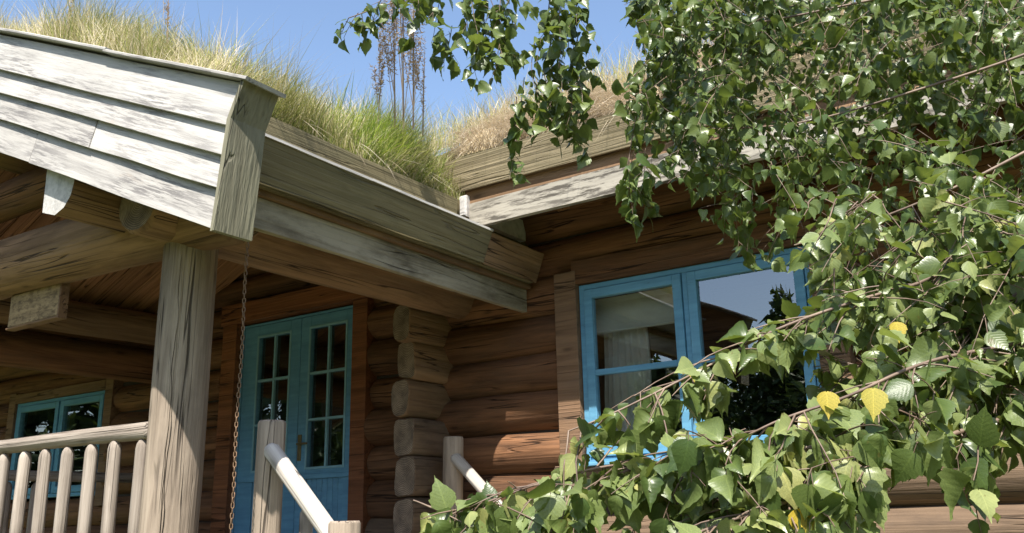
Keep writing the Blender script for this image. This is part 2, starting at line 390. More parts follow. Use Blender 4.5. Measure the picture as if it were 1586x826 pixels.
# ------------------------------------------------------------------ ground
GZ = -1.55
gm = mesh('ground', [(-900, -900, GZ), (900, -900, GZ), (900, 900, GZ), (-900, 900, GZ)], [(0, 1, 2, 3)])
tag(link('ground', gm, M['ground']), kind='structure')

# ------------------------------------------------------------------ cabin
cab = thing('log_cabin', 'brown log cabin with blue door and windows under a turf roof', 'cabin', V3(-4.5, 5.5, GZ))
PITCH_Z = 0.283; JOINT0 = 1.708; WY = 5.55; LR = 0.152
XL, XR = -11.6, 1.6
DECK = -0.48
openings = [(-10.62, -8.66, 0.22, 1.50), (-6.93, -5.06, -0.6, 1.97), (-3.2, -1.28, 0.12, 1.72)]
for k in range(-4, 12):
    zc = JOINT0 - PITCH_Z * (k + 0.5)
    xs = XL - random.uniform(0, 0.15); segs = []
    for (a, b, z0, z1) in openings:
        if z0 - 0.05 < zc < z1 + 0.06:
            segs.append((xs, a + 0.02)); xs = b - 0.02
    segs.append((xs, XR))
    for (a, b) in segs:
        if zc > 2.0 and False: continue
        sx_off = random.uniform(-0.012, 0.012)
        low = zc < 0.25
        r = LR + random.uniform(-0.006, 0.008)
        log('log', V3(a, WY + sx_off, zc), V3(b, WY + sx_off, zc), r, r + random.uniform(-.008, .008), M['log_grey'] if (low and a > -4.5) or (low and b > 0) else M['log'], cab, wob=0.020, sz=1.0, segl=0.16, sides=16)
# dark chinking behind the joints so no light leaks
boxes('wall_core', [(XL, -10.62, WY - 0.045, WY + 0.05, GZ + 0.3, 2.6), (-10.62, -8.66, WY - 0.045, WY + 0.05, GZ + 0.3, 0.22), (-10.62, -8.66, WY - 0.045, WY + 0.05, 1.5, 2.6),
                     (-8.66, -6.93, WY - 0.045, WY + 0.05, GZ + 0.3, 2.6), (-6.93, -5.06, WY - 0.045, WY + 0.05, 1.97, 2.6),
                     (-5.06, -3.2, WY - 0.045, WY + 0.05, GZ + 0.3, 2.6), (-3.2, -1.28, WY - 0.045, WY + 0.05, GZ + 0.3, 0.12), (-3.2, -1.28, WY - 0.045, WY + 0.05, 1.72, 2.6),
                     (-1.28, XR, WY - 0.045, WY + 0.05, GZ + 0.3, 2.6)], M['dark'], cab)
# crossing corner: ends of the cross-wall logs
for k in range(0, 9):
    zc = 1.275 + PITCH_Z / 2 - PITCH_Z * k
    xo = random.uniform(-0.016, 0.016); sy_ = random.uniform(0.58, 0.72)
    log('cross_log', V3(-4.35 + xo, 5.0 + random.uniform(-.05, .05), zc), V3(-4.35 + xo, 5.75, zc), 0.139, 0.139, M['beam' if k < 3 else 'log_grey'], cab, wob=0.016, sy=sy_, sz=1.01, endr=0.016, sides=24, sq=random.uniform(3.2, 6))

# interior room
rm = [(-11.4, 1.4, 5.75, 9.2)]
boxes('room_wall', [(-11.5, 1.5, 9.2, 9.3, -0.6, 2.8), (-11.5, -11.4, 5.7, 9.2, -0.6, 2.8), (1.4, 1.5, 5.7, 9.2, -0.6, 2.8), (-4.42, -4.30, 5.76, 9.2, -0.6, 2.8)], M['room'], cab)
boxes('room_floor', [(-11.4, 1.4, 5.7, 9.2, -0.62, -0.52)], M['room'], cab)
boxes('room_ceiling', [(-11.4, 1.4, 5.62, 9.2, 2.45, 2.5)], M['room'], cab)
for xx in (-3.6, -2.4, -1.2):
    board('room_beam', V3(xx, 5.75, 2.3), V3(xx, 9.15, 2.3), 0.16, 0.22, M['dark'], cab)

# ---- windows
def casement(x0, x1, z0, z1, mull, yf, parent, bars, sashw=0.062, gap=0.004):
    """blue two-light casement: outer frame, sashes (stiles, rails, glazing bar), panes"""
    org = V3((x0 + x1) / 2, yf, z0)
    fw = 0.038
    fr = boxes('window', [(x0, x0 + fw, yf, yf + 0.11, z0, z1), (x1 - fw, x1, yf, yf + 0.11, z0, z1), (x0 + fw, x1 - fw, yf, yf + 0.11, z1 - fw, z1),
                          (x0 + fw, x1 - fw, yf, yf + 0.11, z0, z0 + fw), (mull - 0.018, mull + 0.018, yf + 0.004, yf + 0.11, z0 + fw, z1 - fw)], M['blue'], parent, org)
    for (a, b) in ((x0 + fw + gap, mull - 0.018 - gap), (mull + 0.018 + gap, x1 - fw - gap)):
        lo, hi = z0 + fw + gap, z1 - fw - gap; y0, y1 = yf - 0.012, yf + 0.045
        zb = lo + (hi - lo) * bars
        boxes('sash', [(a, a + sashw, y0, y1, lo, hi), (b - sashw, b, y0, y1, lo, hi), (a + sashw, b - sashw, y0, y1, hi - sashw, hi), (a + sashw, b - sashw, y0, y1, lo, lo + sashw * 1.1),
                       ], M['blue'], fr, V3(a, y0, lo))
        boxes('glazing_bar', [(a + sashw, b - sashw, y0 + 0.006, y1 - 0.006, zb - 0.019, zb + 0.019)], M['blue'], fr, V3(a + sashw, y0, zb))
        for (pa, pb) in ((lo + sashw * 1.1, zb - 0.019), (zb + 0.019, hi - sashw)):
            boxes('pane', [(a + sashw - .002, b - sashw + .002, y0 + 0.03, y0 + 0.036, pa - .002, pb + .002)], M['glass'], fr, V3(a, y0, pa), c=0.0005)
    return fr
YF = 5.42
win = casement(-3.065, -1.44, 0.335, 1.575, -2.265, YF, cab, 0.49)
tag(win, 'blue two-light window partly hidden by birch leaves')
lwin = casement(-10.52, -8.76, 0.31, 1.375, -9.62, YF, cab, 0.5)
tag(lwin, 'blue window at the shaded end of the porch')
# brown casings (butted: sides between head and sill)
boxes('casing', [(-3.245, -3.069, 5.375, 5.56, 0.16, 1.68)], M['casing'], cab, V3(-3.15, 5.37, 0.16))
boxes('casing', [(-1.436, -1.26, 5.375, 5.56, 0.16, 1.68)], M['casing'], cab, V3(-1.35, 5.37, 0.16))
board('lintel', V3(-3.1, 5.455, 1.665), V3(-1.4, 5.455, 1.665), 0.15, 0.17, M['log'], cab)
board('sill_board', V3(-3.28, 5.40, 0.245), V3(-1.24, 5.40, 0.245), 0.10, 0.165, M['log_grey'], cab, c=0.02)
board('sill_board', V3(-3.08, 5.36, 0.322), V3(-1.43, 5.36, 0.322), 0.12, 0.022, M['blue'], cab)
boxes('casing', [(-10.66, -10.524, 5.39, 5.56, 0.2, 1.5)], M['casing'], cab, V3(-10.6, 5.38, 0.2))
boxes('casing', [(-8.756, -8.62, 5.39, 5.56, 0.2, 1.5)], M['casing'], cab, V3(-8.7, 5.38, 0.2))
board('lintel', V3(-10.524, 5.45, 1.43), V3(-8.756, 5.45, 1.43), 0.13, 0.10, M['casing'], cab)

# blind and curtain behind the left light
bl = mesh('roller_blind', [], [])
vs = [(0, 0.03 * 0, -i * 0.03) for i in range(1)]
prof = []
for i in range(7):
    prof.append((0.004 * math.sin(i * 1.7), -0.24 * i / 6))
vs = [(x, y, z) for x in (0, 0.8) for (y, z) in prof]; fs = [(i, i + 1, i + 8, i + 7) for i in range(6)]
me = mesh('roller_blind', vs, fs)
ob = link('roller_blind', me, M['blind'], Matrix.Translation((-3.04, 5.60, 1.50)))
md = ob.modifiers.new('solid', 'SOLIDIFY'); md.thickness = 0.006
tag(ob, 'pale roller blind drawn a little way down behind the left light of the big window', 'blind')
rod = log('bottom_bar', V3(-3.04, 5.602, 1.258), V3(-2.24, 5.602, 1.258), 0.011, 0.011, M['blind'], ob, sides=8, wob=0.0, endr=0.002)
vs = []; fs = []
for i in range(41):
    t = i / 40; x = 0.36 * t; y = 0.022 * math.sin(t * 44) + 0.01 * math.sin(t * 17)
    for j in range(6): vs.append((x + 0.012 * math.sin(j * 1.3 + t * 5), y * (0.7 + 0.1 * j), -1.15 * j / 5))
for i in range(40):
    for j in range(5): fs.append((i * 6 + j, i * 6 + j + 1, i * 6 + j + 7, i * 6 + j + 6))
cu = link('curtain', mesh('curtain', vs, fs), M['curtain'], Matrix.Translation((-3.03, 5.68, 1.5)), smooth=True)
md = cu.modifiers.new('solid', 'SOLIDIFY'); md.thickness = 0.003
tag(cu, 'pale gathered curtain hanging at the left edge inside the big blue window', 'curtain')

# ---- double door
dx0, dx1, dzt = -6.70, -5.235, 1.775; dz0 = DECK + 0.03; dm = -5.925
yf = 5.45
boxes('door_casing', [(dx1 + 0.004, dx1 + 0.17, 5.38, 5.56, DECK, 1.79)], M['trim'], cab, V3(dx1, 5.38, DECK))
boxes('door_casing', [(dx0 - 0.20, dx0 - 0.004, 5.38, 5.56, DECK, 1.79)], M['trim'], cab, V3(dx0, 5.38, DECK))
boxes('door_header', [(dx0 - 0.22, dx1 + 0.19, 5.365, 5.56, 1.793, 1.98)], M['trim'], cab, V3(dx0, 5.38, 1.79))
door = boxes('door', [(dx0, dx0 + 0.02, yf + 0.0, yf + 0.1, dz0, dzt), (dx1 - 0.02, dx1, yf + 0.0, yf + 0.1, dz0, dzt), (dx0 + 0.02, dx1 - 0.02, yf + 0.0, yf + 0.1, dzt - 0.02, dzt)], M['blue'], cab, V3(dm, yf, dz0))
tag(door, 'blue double door with glazed upper panels')
def leaf_door(a, b, ga, gb, hinge):
    lo, hi = dz0 + 0.01, dzt - 0.024; y0, y1 = yf + 0.008, yf + 0.055
    gb0, gt = 0.44, 1.64
    boxes('door_leaf', [(a, ga, y0, y1, lo, hi), (gb, b, y0, y1, lo, hi), (ga, gb, y0, y1, gt, hi), (ga, gb, y0, y1, 0.365, gb0), (ga, gb, y0, y1, lo, lo + 0.16)], M['blue'], door, V3(a, y0, lo))
    # raised glazing bead
    t = 0.016
    boxes('glazing_bead', [(ga - t, ga + 0.004, y0 - 0.009, y0 + 0.003, gb0 - t, gt + t), (gb - 0.004, gb + t, y0 - 0.009, y0 + 0.003, gb0 - t, gt + t), (ga + 0.004, gb - 0.004, y0 - 0.009, y0 + 0.003, gt - 0.004, gt + t), (ga + 0.004, gb - 0.004, y0 - 0.009, y0 + 0.003, gb0 - t, gb0 + 0.004)], M['muntin'], door, V3(ga, y0, gb0))
    xm = (ga + gb) / 2
    boxes('muntin', [(xm - 0.011, xm + 0.011, y0 + 0.004, y0 + 0.03, gb0, gt)], M['muntin'], door, V3(xm, y0, gb0))
    zs = [gb0, gb0 + (gt - gb0) / 3, gb0 + 2 * (gt - gb0) / 3, gt]
    for z in zs[1:3]:
        boxes('muntin', [(ga, gb, y0 + 0.001, y0 + 0.03, z - 0.011, z + 0.011)], M['muntin'], door, V3(ga, y0, z))
    for i in range(3):
        for (p, q) in ((ga, xm - 0.011), (xm + 0.011, gb)):
            tl = random.uniform(-.004, .004)
            boxes('pane', [(p, q, y0 + 0.034, y0 + 0.039, zs[i] + 0.002, zs[i + 1] - 0.002)], M['glass'], door, V3(p, y0, zs[i]), c=0.0005)
    boxes('drip_rail', [(a + 0.02, b - 0.02, y0 - 0.014, y0 + 0.002, 0.345, 0.385)], M['blue'], door, V3(a, y0, 0.345))
    n = 7; wd = (gb - ga) / n
    for i in range(n):
        boxes('panel_board', [(ga + i * wd + 0.002, ga + (i + 1) * wd - 0.002, y0 + 0.010, y1 - 0.005, lo + 0.16, 0.364)], M['blue'], door, V3(ga + i * wd, y0, lo), c=0.005)
leaf_door(dx0 + 0.023, dm - 0.002, -6.475, -6.06, 'l')
leaf_door(dm + 0.004, dx1 - 0.023, -5.80, -5.37, 'r')
boxes('escutcheon', [(-5.905, -5.865, yf - 0.004, yf + 0.009, 0.50, 0.72)], M['brass'], door, V3(-5.88, yf, 0.5))
log('handle', V3(-5.885, yf - 0.03, 0.64), V3(-5.76, yf - 0.03, 0.64), 0.010, 0.009, M['brass'], door, sides=8, wob=0, endr=0.003)

# ---- porch structure
PX = -4.15; PY = 2.97; PR = 0.143
RX = -5.9            # ridge
def mirror(x): return 2 * RX - x
log('porch_post', V3(PX - 0.02, PY, -1.45), V3(PX + 0.015, PY, 1.55), PR + 0.006, PR, M['post'], cab, sides=28, wob=0.010, segl=0.2)
# long drying crack down the post
cv = []; cf = []
n = 40
for i in range(n + 1):
    z = -1.2 + 2.7 * i / n; a = -0.84 + 0.025 * math.sin(i * .8) + 0.015 * math.sin(i * 2.1) + 0.03 * i / n
    wd = (0.005 + 0.003 * math.sin(i * 1.1)) * (0.4 if i in (0, n) else 1)
    r = PR + 0.0075
    ct = V3(PX + r * math.cos(a), PY + r * math.sin(a), z); tn = V3(-math.sin(a), math.cos(a), 0)
    cv += [ct - tn * wd, ct + V3(math.cos(a), math.sin(a), 0) * -0.02, ct + tn * wd]
for i in range(n):
    cf += [(3 * i, 3 * i + 1, 3 * i + 4, 3 * i + 3), (3 * i + 1, 3 * i + 2, 3 * i + 5, 3 * i + 4)]
# the crack is a narrow dark strip let into the post's surface
link('crack', mesh('crack', [v + V3(0, 0, 0) for v in cv], cf), M['crack'], None, bpy.data.objects['porch_post'])
log('porch_post', V3(mirror(PX), PY, -1.45), V3(mirror(PX), PY, 1.55), PR, PR, M['post'], cab, sides=20)
log('tie_beam', V3(-8.2, PY, 1.74), V3(-3.70, PY - 0.02, 1.63), 0.185, 0.20, M['beam'], cab, sides=20, wob=0.016)
log('plate_log', V3(-4.12, 2.62, 1.645), V3(-4.14, 5.6, 1.66), 0.175, 0.165, M['beam'], cab, sides=18)
for zz in (1.48, 1.78):
    log('plate_log', V3(-7.72, 2.62, zz), V3(-7.72, 5.6, zz), 0.165, 0.16, M['log'], cab, sides=16)
# half-round purlin whose pale cut end shows under the gable boards
pd = [(0.15, 0.19), (-0.15, 0.19), (-0.15, 0.02)]
px_poly = []
for i in range(9):
    a = math.pi + i / 8 * math.pi * 0.5 + 0.0
pts = [(-0.135, 0.16), (-0.135, 0.0), (-0.115, -0.07), (-0.06, -0.125), (0.02, -0.15), (0.10, -0.125), (0.145, -0.11), (0.145, 0.16)]
# local y axis of a +Y sweep points to -X, so the flat side sits at +y
pu = prism('purlin', V3(-4.43, 2.36, 1.72), V3(-4.43, 5.5, 1.76), pts, [M['beam'], M['purlin_end']], cab, seg=10, warp=0.004)
pu.data.polygons[len(pu.data.polygons) - 2].material_index = 1
for xx, zz in ((mirror(-4.43), 1.74),):
    log('purlin', V3(xx, 2.62, zz), V3(xx, 5.5, zz + 0.02), 0.14, 0.14, M['beam'], cab)
log('collar_beam', V3(-7.2, 2.80, 2.10), V3(-5.02, 2.80, 2.07), 0.12, 0.12, M['log'], cab, sides=16)
log('ridge_purlin', V3(RX, 2.62, 2.46), V3(RX, 5.5, 2.48), 0.15, 0.15, M['beam'], cab)
SL = 0.44
# soffit planks, both slopes, running from eave to ridge
yy = 2.42; wpl = 0.125
def eaveZ(x): return 1.63 + (abs(x - RX) * -1 + abs(-3.55 - RX)) * SL
while yy < 5.4:
    board('ceiling_plank', V3(-3.56, yy + wpl / 2, 1.63), V3(RX, yy + wpl / 2, 1.63 + (-3.56 - RX) * SL), wpl - 0.006, 0.022, M['ceiling'], cab, warp=0.0006, seg=3)
    board('ceiling_plank', V3(mirror(-3.56), yy + wpl / 2, 1.63), V3(RX, yy + wpl / 2, 1.63 + (-3.56 - RX) * SL), wpl - 0.006, 0.022, M['ceiling'], cab, warp=0.0006, seg=3)
    yy += wpl

# ---- gable barge: four lapped boards each side, end board, cap
GY = 2.30
def gz_top(x): return 1.839 + (-2.902 - x) * 0.446
def gz_bot(x): return 1.19 + (-3.033 - x) * 0.4365
def rake_pt(x, f):  # f 0 top .. 1 bottom
    return gz_top(x) + (gz_bot(x) - gz_top(x)) * f
fr = [0.0, 0.32, 0.515, 0.735, 1.0]
xt, xm_, xb = -2.905, -2.985, -3.045      # end profile, top / kink / bottom
def endx(f): return xt + (xm_ - xt) * f / 0.28 if f < 0.28 else xm_ + (xb - xm_) * (f - 0.28) / 0.72
def siding(f0, f1, xa, xb_, i, side):
    """a tilted clapboard between rake fractions, from xa (low end) to xb_ (towards the ridge)"""
    lip = 0.024; n = 8; vs = []; fs = []
    wp = random.uniform(0, 6)
    for q in range(n + 1):
        x0_ = None
        t = q / n
        for (f, y) in ((f0 - 0.02 if i else f0 + 0.012, GY + 0.012), (f1, GY - lip), (f1 + 0.003, GY - lip + 0.003), (f1 + 0.003, GY + 0.014), (f0, GY + 0.034)):
            xs_ = endx(min(1, max(0, f))) - 0.002 if xa is None else xa
            x = xs_ + (xb_ - xs_) * t
            z = rake_pt(x, f) + 0.0025 * math.sin(t * 9 + wp) * (1 if f > f0 + .01 else 0)
            vs.append((x if side == 0 else mirror(x), y + 0.002 * math.sin(t * 6 + wp), z))
    for q in range(n):
        for j in range(5):
            a = q * 5 + j; b = q * 5 + (j + 1) % 5; fs.append((a, b, b + 5, a + 5))
    fs.append((4, 3, 2, 1, 0)); fs.append(tuple(n * 5 + j for j in range(5)))
    o = V3(-2.95, GY, rake_pt(-2.95, f0)) if side == 0 else V3(mirror(-2.95), GY, rake_pt(-2.95, f0))
    # local frame with x along the slope
    p1 = V3(-5.9, GY, rake_pt(-5.9, f0)); fm = frame_to(o, p1); inv = fm.inverted()
    me = mesh('siding_board', [inv @ V3(*v) for v in vs], fs)
    bm = bmesh.new(); bm.from_mesh(me); bmesh.ops.recalc_face_normals(bm, faces=bm.faces); bm.to_mesh(me); bm.free()
    return link('siding_board', me, M['siding'], fm, cab)
for side in (0, 1):
    for i in range(4):
        if i == 2 and side == 0:
            siding(fr[i], fr[i + 1], None, -4.045, i, side); siding(fr[i], fr[i + 1], -4.049, RX, i, side)
        elif i == 3 and side == 0:
            siding(fr[i], fr[i + 1], None, -4.62, i, side); siding(fr[i], fr[i + 1], -4.623, RX, i, side)
        else:
            siding(fr[i], fr[i + 1], None, RX, i, side)
    # backing so no light shows through the laps
    bk = []
    for (x, f) in ((endx(0) - 0.03, 0.03), (endx(1) - 0.03, 0.97), (RX, 0.97), (RX, 0.03)):
        bk.append((x if side == 0 else mirror(x), rake_pt(x, f)))
    vs = [(x, y, z) for y in (GY + 0.036, GY + 0.06) for (x, z) in bk]
    me = mesh('barge_backing', vs, [(0, 1, 2, 3), (7, 6, 5, 4), (0, 4, 5, 1), (1, 5, 6, 2), (2, 6, 7, 3), (3, 7, 4, 0)])
    link('barge_backing', me, M['beam'], None, cab)
    # end board: kinked plank closing the end of boards and turf
    th = 0.026; Y0, Y1 = GY - 0.026, GY + 0.165
    pr = [(0.0, 0.0), (0.28, 0.0), (1.0, 0.0)]
    vs = []; fs = []
    for f in (0.0, 0.28, 1.0):
        x = endx(f); z = rake_pt(x, f) - (0.012 if f == 1.0 else 0)
        for (dx_, y) in ((th, Y0), (th, Y1 + (0.0 if f < 1 else 0.01)), (0, Y1 + (0.0 if f < 1 else 0.01)), (0, Y0)):
            xx = x + dx_; vs.append((xx if side == 0 else mirror(xx), y, z))
    for q in range(2):
        for j in range(4):
            a = q * 4 + j; b = q * 4 + (j + 1) % 4; fs.append((a, b, b + 4, a + 4))
    fs += [(0, 1, 2, 3), (11, 10, 9, 8)]
    o = V3(*vs[0]); fm = frame_to(o, V3(*vs[8])); inv = fm.inverted()
    me = mesh('end_board', [inv @ V3(*v) for v in vs], fs)
    bm = bmesh.new(); bm.from_mesh(me); bmesh.ops.recalc_face_normals(bm, faces=bm.faces); bm.to_mesh(me); bm.free()
    link('end_board', me, M['sideboard'], fm, cab)
    # cap boards (two lengths)
    for (xa, xb_, dzz) in ((-2.855, -3.99, 0.010), (-3.97, RX, 0.020)):
        a = V3(xa, GY + 0.072, gz_top(xa) + dzz); b = V3(xb_, GY + 0.072, gz_top(xb_) + dzz + (0.0))
        if side: a.x = mirror(a.x); b.x = mirror(b.x)
        board('cap_board', a, b, 0.225, 0.018, M['siding'], cab, warp=0.0015)

# ---- porch eave: trough gutter and boards (right side in view; left side the same)
def sweepY(name, pts4, y0, y1, mat, side=0, seg=10, warp=0.0015):
    """quad section given as (x,z) world corners swept along Y"""
    if side: pts4 = [(mirror(x), z) for (x, z) in pts4]
    cx = sum(p[0] for p in pts4) / len(pts4); cz = sum(p[1] for p in pts4) / len(pts4)
    poly = [(-(x - cx), z - cz) for (x, z) in pts4]
    ar = sum(poly[i][0] * poly[(i + 1) % len(poly)][1] - poly[(i + 1) % len(poly)][0] * poly[i][1] for i in range(len(poly)))
    if ar < 0: poly.reverse()
    return prism(name, V3(cx, y0, cz), V3(cx, y1, cz), poly, mat, cab, seg=seg, warp=warp)
for side in (0, 1):
    yend = 5.36
    g = sweepY('gutter_board', [(-3.304, 1.838), (-3.302, 1.848), (-3.310, 1.856), (-3.328, 1.860), (-3.405, 1.652), (-3.380, 1.640)], GY + 0.168, 4.70, M['gutter'], side)
    if side == 0: tag(g, 'mossy outer board of the porch gutter')
    sweepY('gutter_board', [(-3.306, 1.842), (-3.333, 1.848), (-3.408, 1.648), (-3.385, 1.636)], 4.706, yend, M['beam'], side)
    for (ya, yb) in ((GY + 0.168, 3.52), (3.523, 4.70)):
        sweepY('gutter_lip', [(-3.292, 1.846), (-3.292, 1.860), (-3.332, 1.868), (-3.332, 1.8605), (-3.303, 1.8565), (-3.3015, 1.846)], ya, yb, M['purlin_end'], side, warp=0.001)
    sweepY('gutter_floor', [(-3.41, 1.640), (-3.41, 1.662), (-3.53, 1.662), (-3.53, 1.640)], GY + 0.168, yend, M['gutter'], side)
    sweepY('roof_edge_board', [(-3.500, 2.085), (-3.530, 2.085), (-3.562, 1.60), (-3.532, 1.60)], GY + 0.168, 4.58, M['gutter'], side)
    sweepY('strip_board', [(-3.445, 1.638), (-3.532, 1.638), (-3.532, 1.606), (-3.445, 1.606)], GY + 0.168, 5.38, M['beam'], side)
    sweepY('fascia_board', [(-3.478, 1.602), (-3.518, 1.602), (-3.518, 1.437), (-3.478, 1.437)], GY + 0.168, 5.375, M['grey_fascia'], side)
    sweepY('soffit_board', [(-3.52, 1.60), (-3.52, 1.575), (-4.05, 1.80), (-4.05, 1.825)], GY + 0.168, 5.37, M['ceiling'], side)

# ---- main eave
EY = 4.62; X0 = -3.70
def sweepX(name, pts4, x0, x1, mat, seg=14, warp=0.0015, x0b=None):
    cy = sum(p[0] for p in pts4) / len(pts4); cz = sum(p[1] for p in pts4) / len(pts4)
    poly = [(y - cy, z - cz) for (y, z) in pts4]
    ar = sum(poly[i][0] * poly[(i + 1) % len(poly)][1] - poly[(i + 1) % len(poly)][0] * poly[i][1] for i in range(len(poly)))
    if ar < 0: poly.reverse()
    return prism(name, V3(x0, cy, cz), V3(x1, cy, cz), poly, mat, cab, seg=seg, warp=warp)
mg = sweepX('gutter_board', [(4.590, 2.385), (4.620, 2.392), (4.690, 2.180), (4.660, 2.172)], -3.66, 2.6, M['main_gutter'])
# slanted cut at its left end
me = mg.data
for v in me.vertices:
    if v.co.x < 0.01: v.co.x += (-0.07 if v.co.z > 0 else 0.07)
sweepX('gutter_floor', [(4.692, 2.178), (4.692, 2.20), (4.84, 2.20), (4.84, 2.178)], -3.58, 1.9, M['beam'])
sweepX('roof_edge_board', [(4.790, 2.50), (4.82, 2.50), (4.82, 2.05), (4.790, 2.05)], -3.70, 1.9, M['gutter'])
sweepX('strip_board', [(4.705, 2.174), (4.79, 2.174), (4.79, 2.07), (4.705, 2.07)], -3.53, 1.9, M['beam'])
fb = sweepX('fascia_board', [(4.640, 2.060), (4.682, 2.060), (4.682, 1.888), (4.640, 1.888)], -3.45, -0.85, M['fascia'], seg=18)
tag(fb, 'worn white fascia board under the main eave')
sweepX('fascia_board', [(4.642, 2.058), (4.684, 2.058), (4.684, 1.886), (4.642, 1.886)], -0.845, 1.9, M['fascia'], seg=18)
boxes('rafter_end', [(-3.63, -3.49, 4.655, 5.4, 1.985, 2.14)], M['purlin_end'], cab, V3(-3.55, 4.66, 2.0), c=0.012)
yy = 4.70
while yy < 5.42:
    z = 2.02 + (yy - 4.70) * 0.42
    board('soffit_plank', V3(-4.3, yy + 0.06, z), V3(1.9, yy + 0.06, z), 0.116, 0.02, M['ceiling'], cab, warp=0.0008, seg=12)
    yy += 0.12
for xx in np.arange(-2.75, 1.6, 0.95):
    board('rafter', V3(xx, 4.69, 1.94), V3(xx, 5.42, 2.24), 0.09, 0.12, M['log'], cab)
# left-hand eave beyond the porch, unseen: overhang made deeper to shade the wall
sweepX('fascia_board', [(3.840, 1.960), (3.882, 1.960), (3.882, 1.788), (3.840, 1.788)], -12.2, -8.35, M['fascia'])
sweepX('gutter_board', [(3.790, 2.285), (3.820, 2.292), (3.890, 2.080), (3.860, 2.072)], -12.2, -8.35, M['gutter'])
sweepX('roof_edge_board', [(3.990, 2.40), (4.02, 2.40), (4.02, 1.95), (3.990, 1.95)], -12.2, -8.3, M['gutter'])
yy = 3.90
while yy < 5.42:
    z = 1.94 + (yy - 3.90) * 0.30
    board('soffit_plank', V3(-12.2, yy + 0.06, z), V3(-8.2, yy + 0.06, z), 0.116, 0.02, M['ceiling'], cab, warp=0.0008, seg=6)
    yy += 0.12

# ---- turf roof
def turf(name, fn, us, vs_, mat, thick=0.22):
    n, k = len(us), len(vs_); P = []
    for u in us:
        for v in vs_: P.append(fn(u, v))
    Q = [(p[0], p[1], p[2] - thick) for p in P]
    F = []
    N = n * k
    for i in range(n - 1):
        for j in range(k - 1):
            a = i * k + j; F.append((a, a + k, a + k + 1, a + 1)); F.append((N + a + 1, N + a + k + 1, N + a + k, N + a))
    for j in range(k - 1):
        F.append((j, j + 1, N + j + 1, N + j)); a = (n - 1) * k + j; F.append((a + 1, a, N + a, N + a + 1))
    for i in range(n - 1):
        a = i * k; F.append((a + k, a, N + a, N + a + k)); a = i * k + k - 1; F.append((a, a + k, N + a + k, N + a))
    me = mesh(name, P + Q, F); bm = bmesh.new(); bm.from_mesh(me); bmesh.ops.recalc_face_normals(bm, faces=bm.faces); bm.to_mesh(me); bm.free()
    return link(name, me, mat, None, cab, smooth=True)
def hump(t): return 0.15 * (1 - math.exp(-t / 0.10))      # turf bulges up just behind the edge board
def nz(x, y): return 0.025 * math.sin(3.1 * x + 1.3 * y) + 0.018 * math.sin(7.3 * x - 2.1 * y + 1) + 0.012 * math.sin(11 * y + 5 * x)
def porch_surf(s, y):
    """s: distance from the right eave edge towards the ridge (and past it)"""
    x = -3.54 - s; d = min(s, 2 * (-3.54 - RX) - s)
    z = 2.07 + max(0, d) * SL + hump(max(0, d)) + nz(x, y)
    z -= 0.14 * math.exp(-max(0, y - (GY + 0.19)) / 0.10)
    return (x, y, z)
def main_surf(x, t):
    y = 4.80 + t
    return (x, y, 2.48 + t * 0.46 + 1.2 * hump(t) + nz(x, y))
span = 2 * (-3.54 - RX)
ss = [0, 0.04, 0.1, 0.18, 0.3, 0.5] + list(np.linspace(0.75, span - 0.75, 12)) + [span - 0.5, span - 0.3, span - .18, span - .1, span - .04, span]
turf('turf', porch_surf, ss, [GY + 0.18, GY + .24, GY + .3, GY + .38] + list(np.linspace(GY + 0.5, 6.9, 38)), M['soil'], 0.2)
tt = [0, 0.04, 0.1, 0.18, 0.3, 0.5, 0.8, 1.2, 1.8, 2.6, 3.6, 4.6]
turf('turf', main_surf, list(np.linspace(-3.70, 1.9, 50)), tt, M['thatch'], 0.2)
turf('turf', lambda x, t: (x, 4.02 + t, 2.36 + t * 0.40 + hump(t) + nz(x, t)), list(np.linspace(-12.2, -8.1, 20)), [0, .1, .3, .6, 1.2, 2.4, 5.4], M['soil'], 0.2)
turf('turf', lambda x, t: main_surf(x, t), list(np.linspace(-8.1, -3.70, 24)), [1.0, 1.6, 2.4, 3.4, 4.6], M['soil'], 0.2)
turf('turf', lambda x, t: (x, 9.4 + t, 4.62 - 0.46 * t + nz(x, t)), list(np.linspace(-12.2, 1.9, 30)), [0, 1.5, 3, 4.6], M['soil'], 0.2)
boxes('back_wall', [(-11.5, 1.5, 13.2, 13.35, GZ, 2.6), (-11.6, -11.5, 5.5, 13.35, GZ, 2.7), (1.5, 1.6, 5.5, 13.35, GZ, 2.7)], M['log'], cab)

# deck, steps
boxes('porch_deck', [(-8.1, -3.3, 2.7, 5.38, DECK - 0.12, DECK)], M['rail'], cab, V3(-5.5, 4, DECK))
for i in range(5):
    boxes('step', [(-3.3 + i * 0.27, -3.02 + i * 0.27, 3.02, 5.15, DECK - 0.2 * (i + 1), DECK - 0.2 * (i + 1) + 0.05)], M['rail'], cab, V3(-3.2 + i * .27, 3.7, DECK - .2 * i))

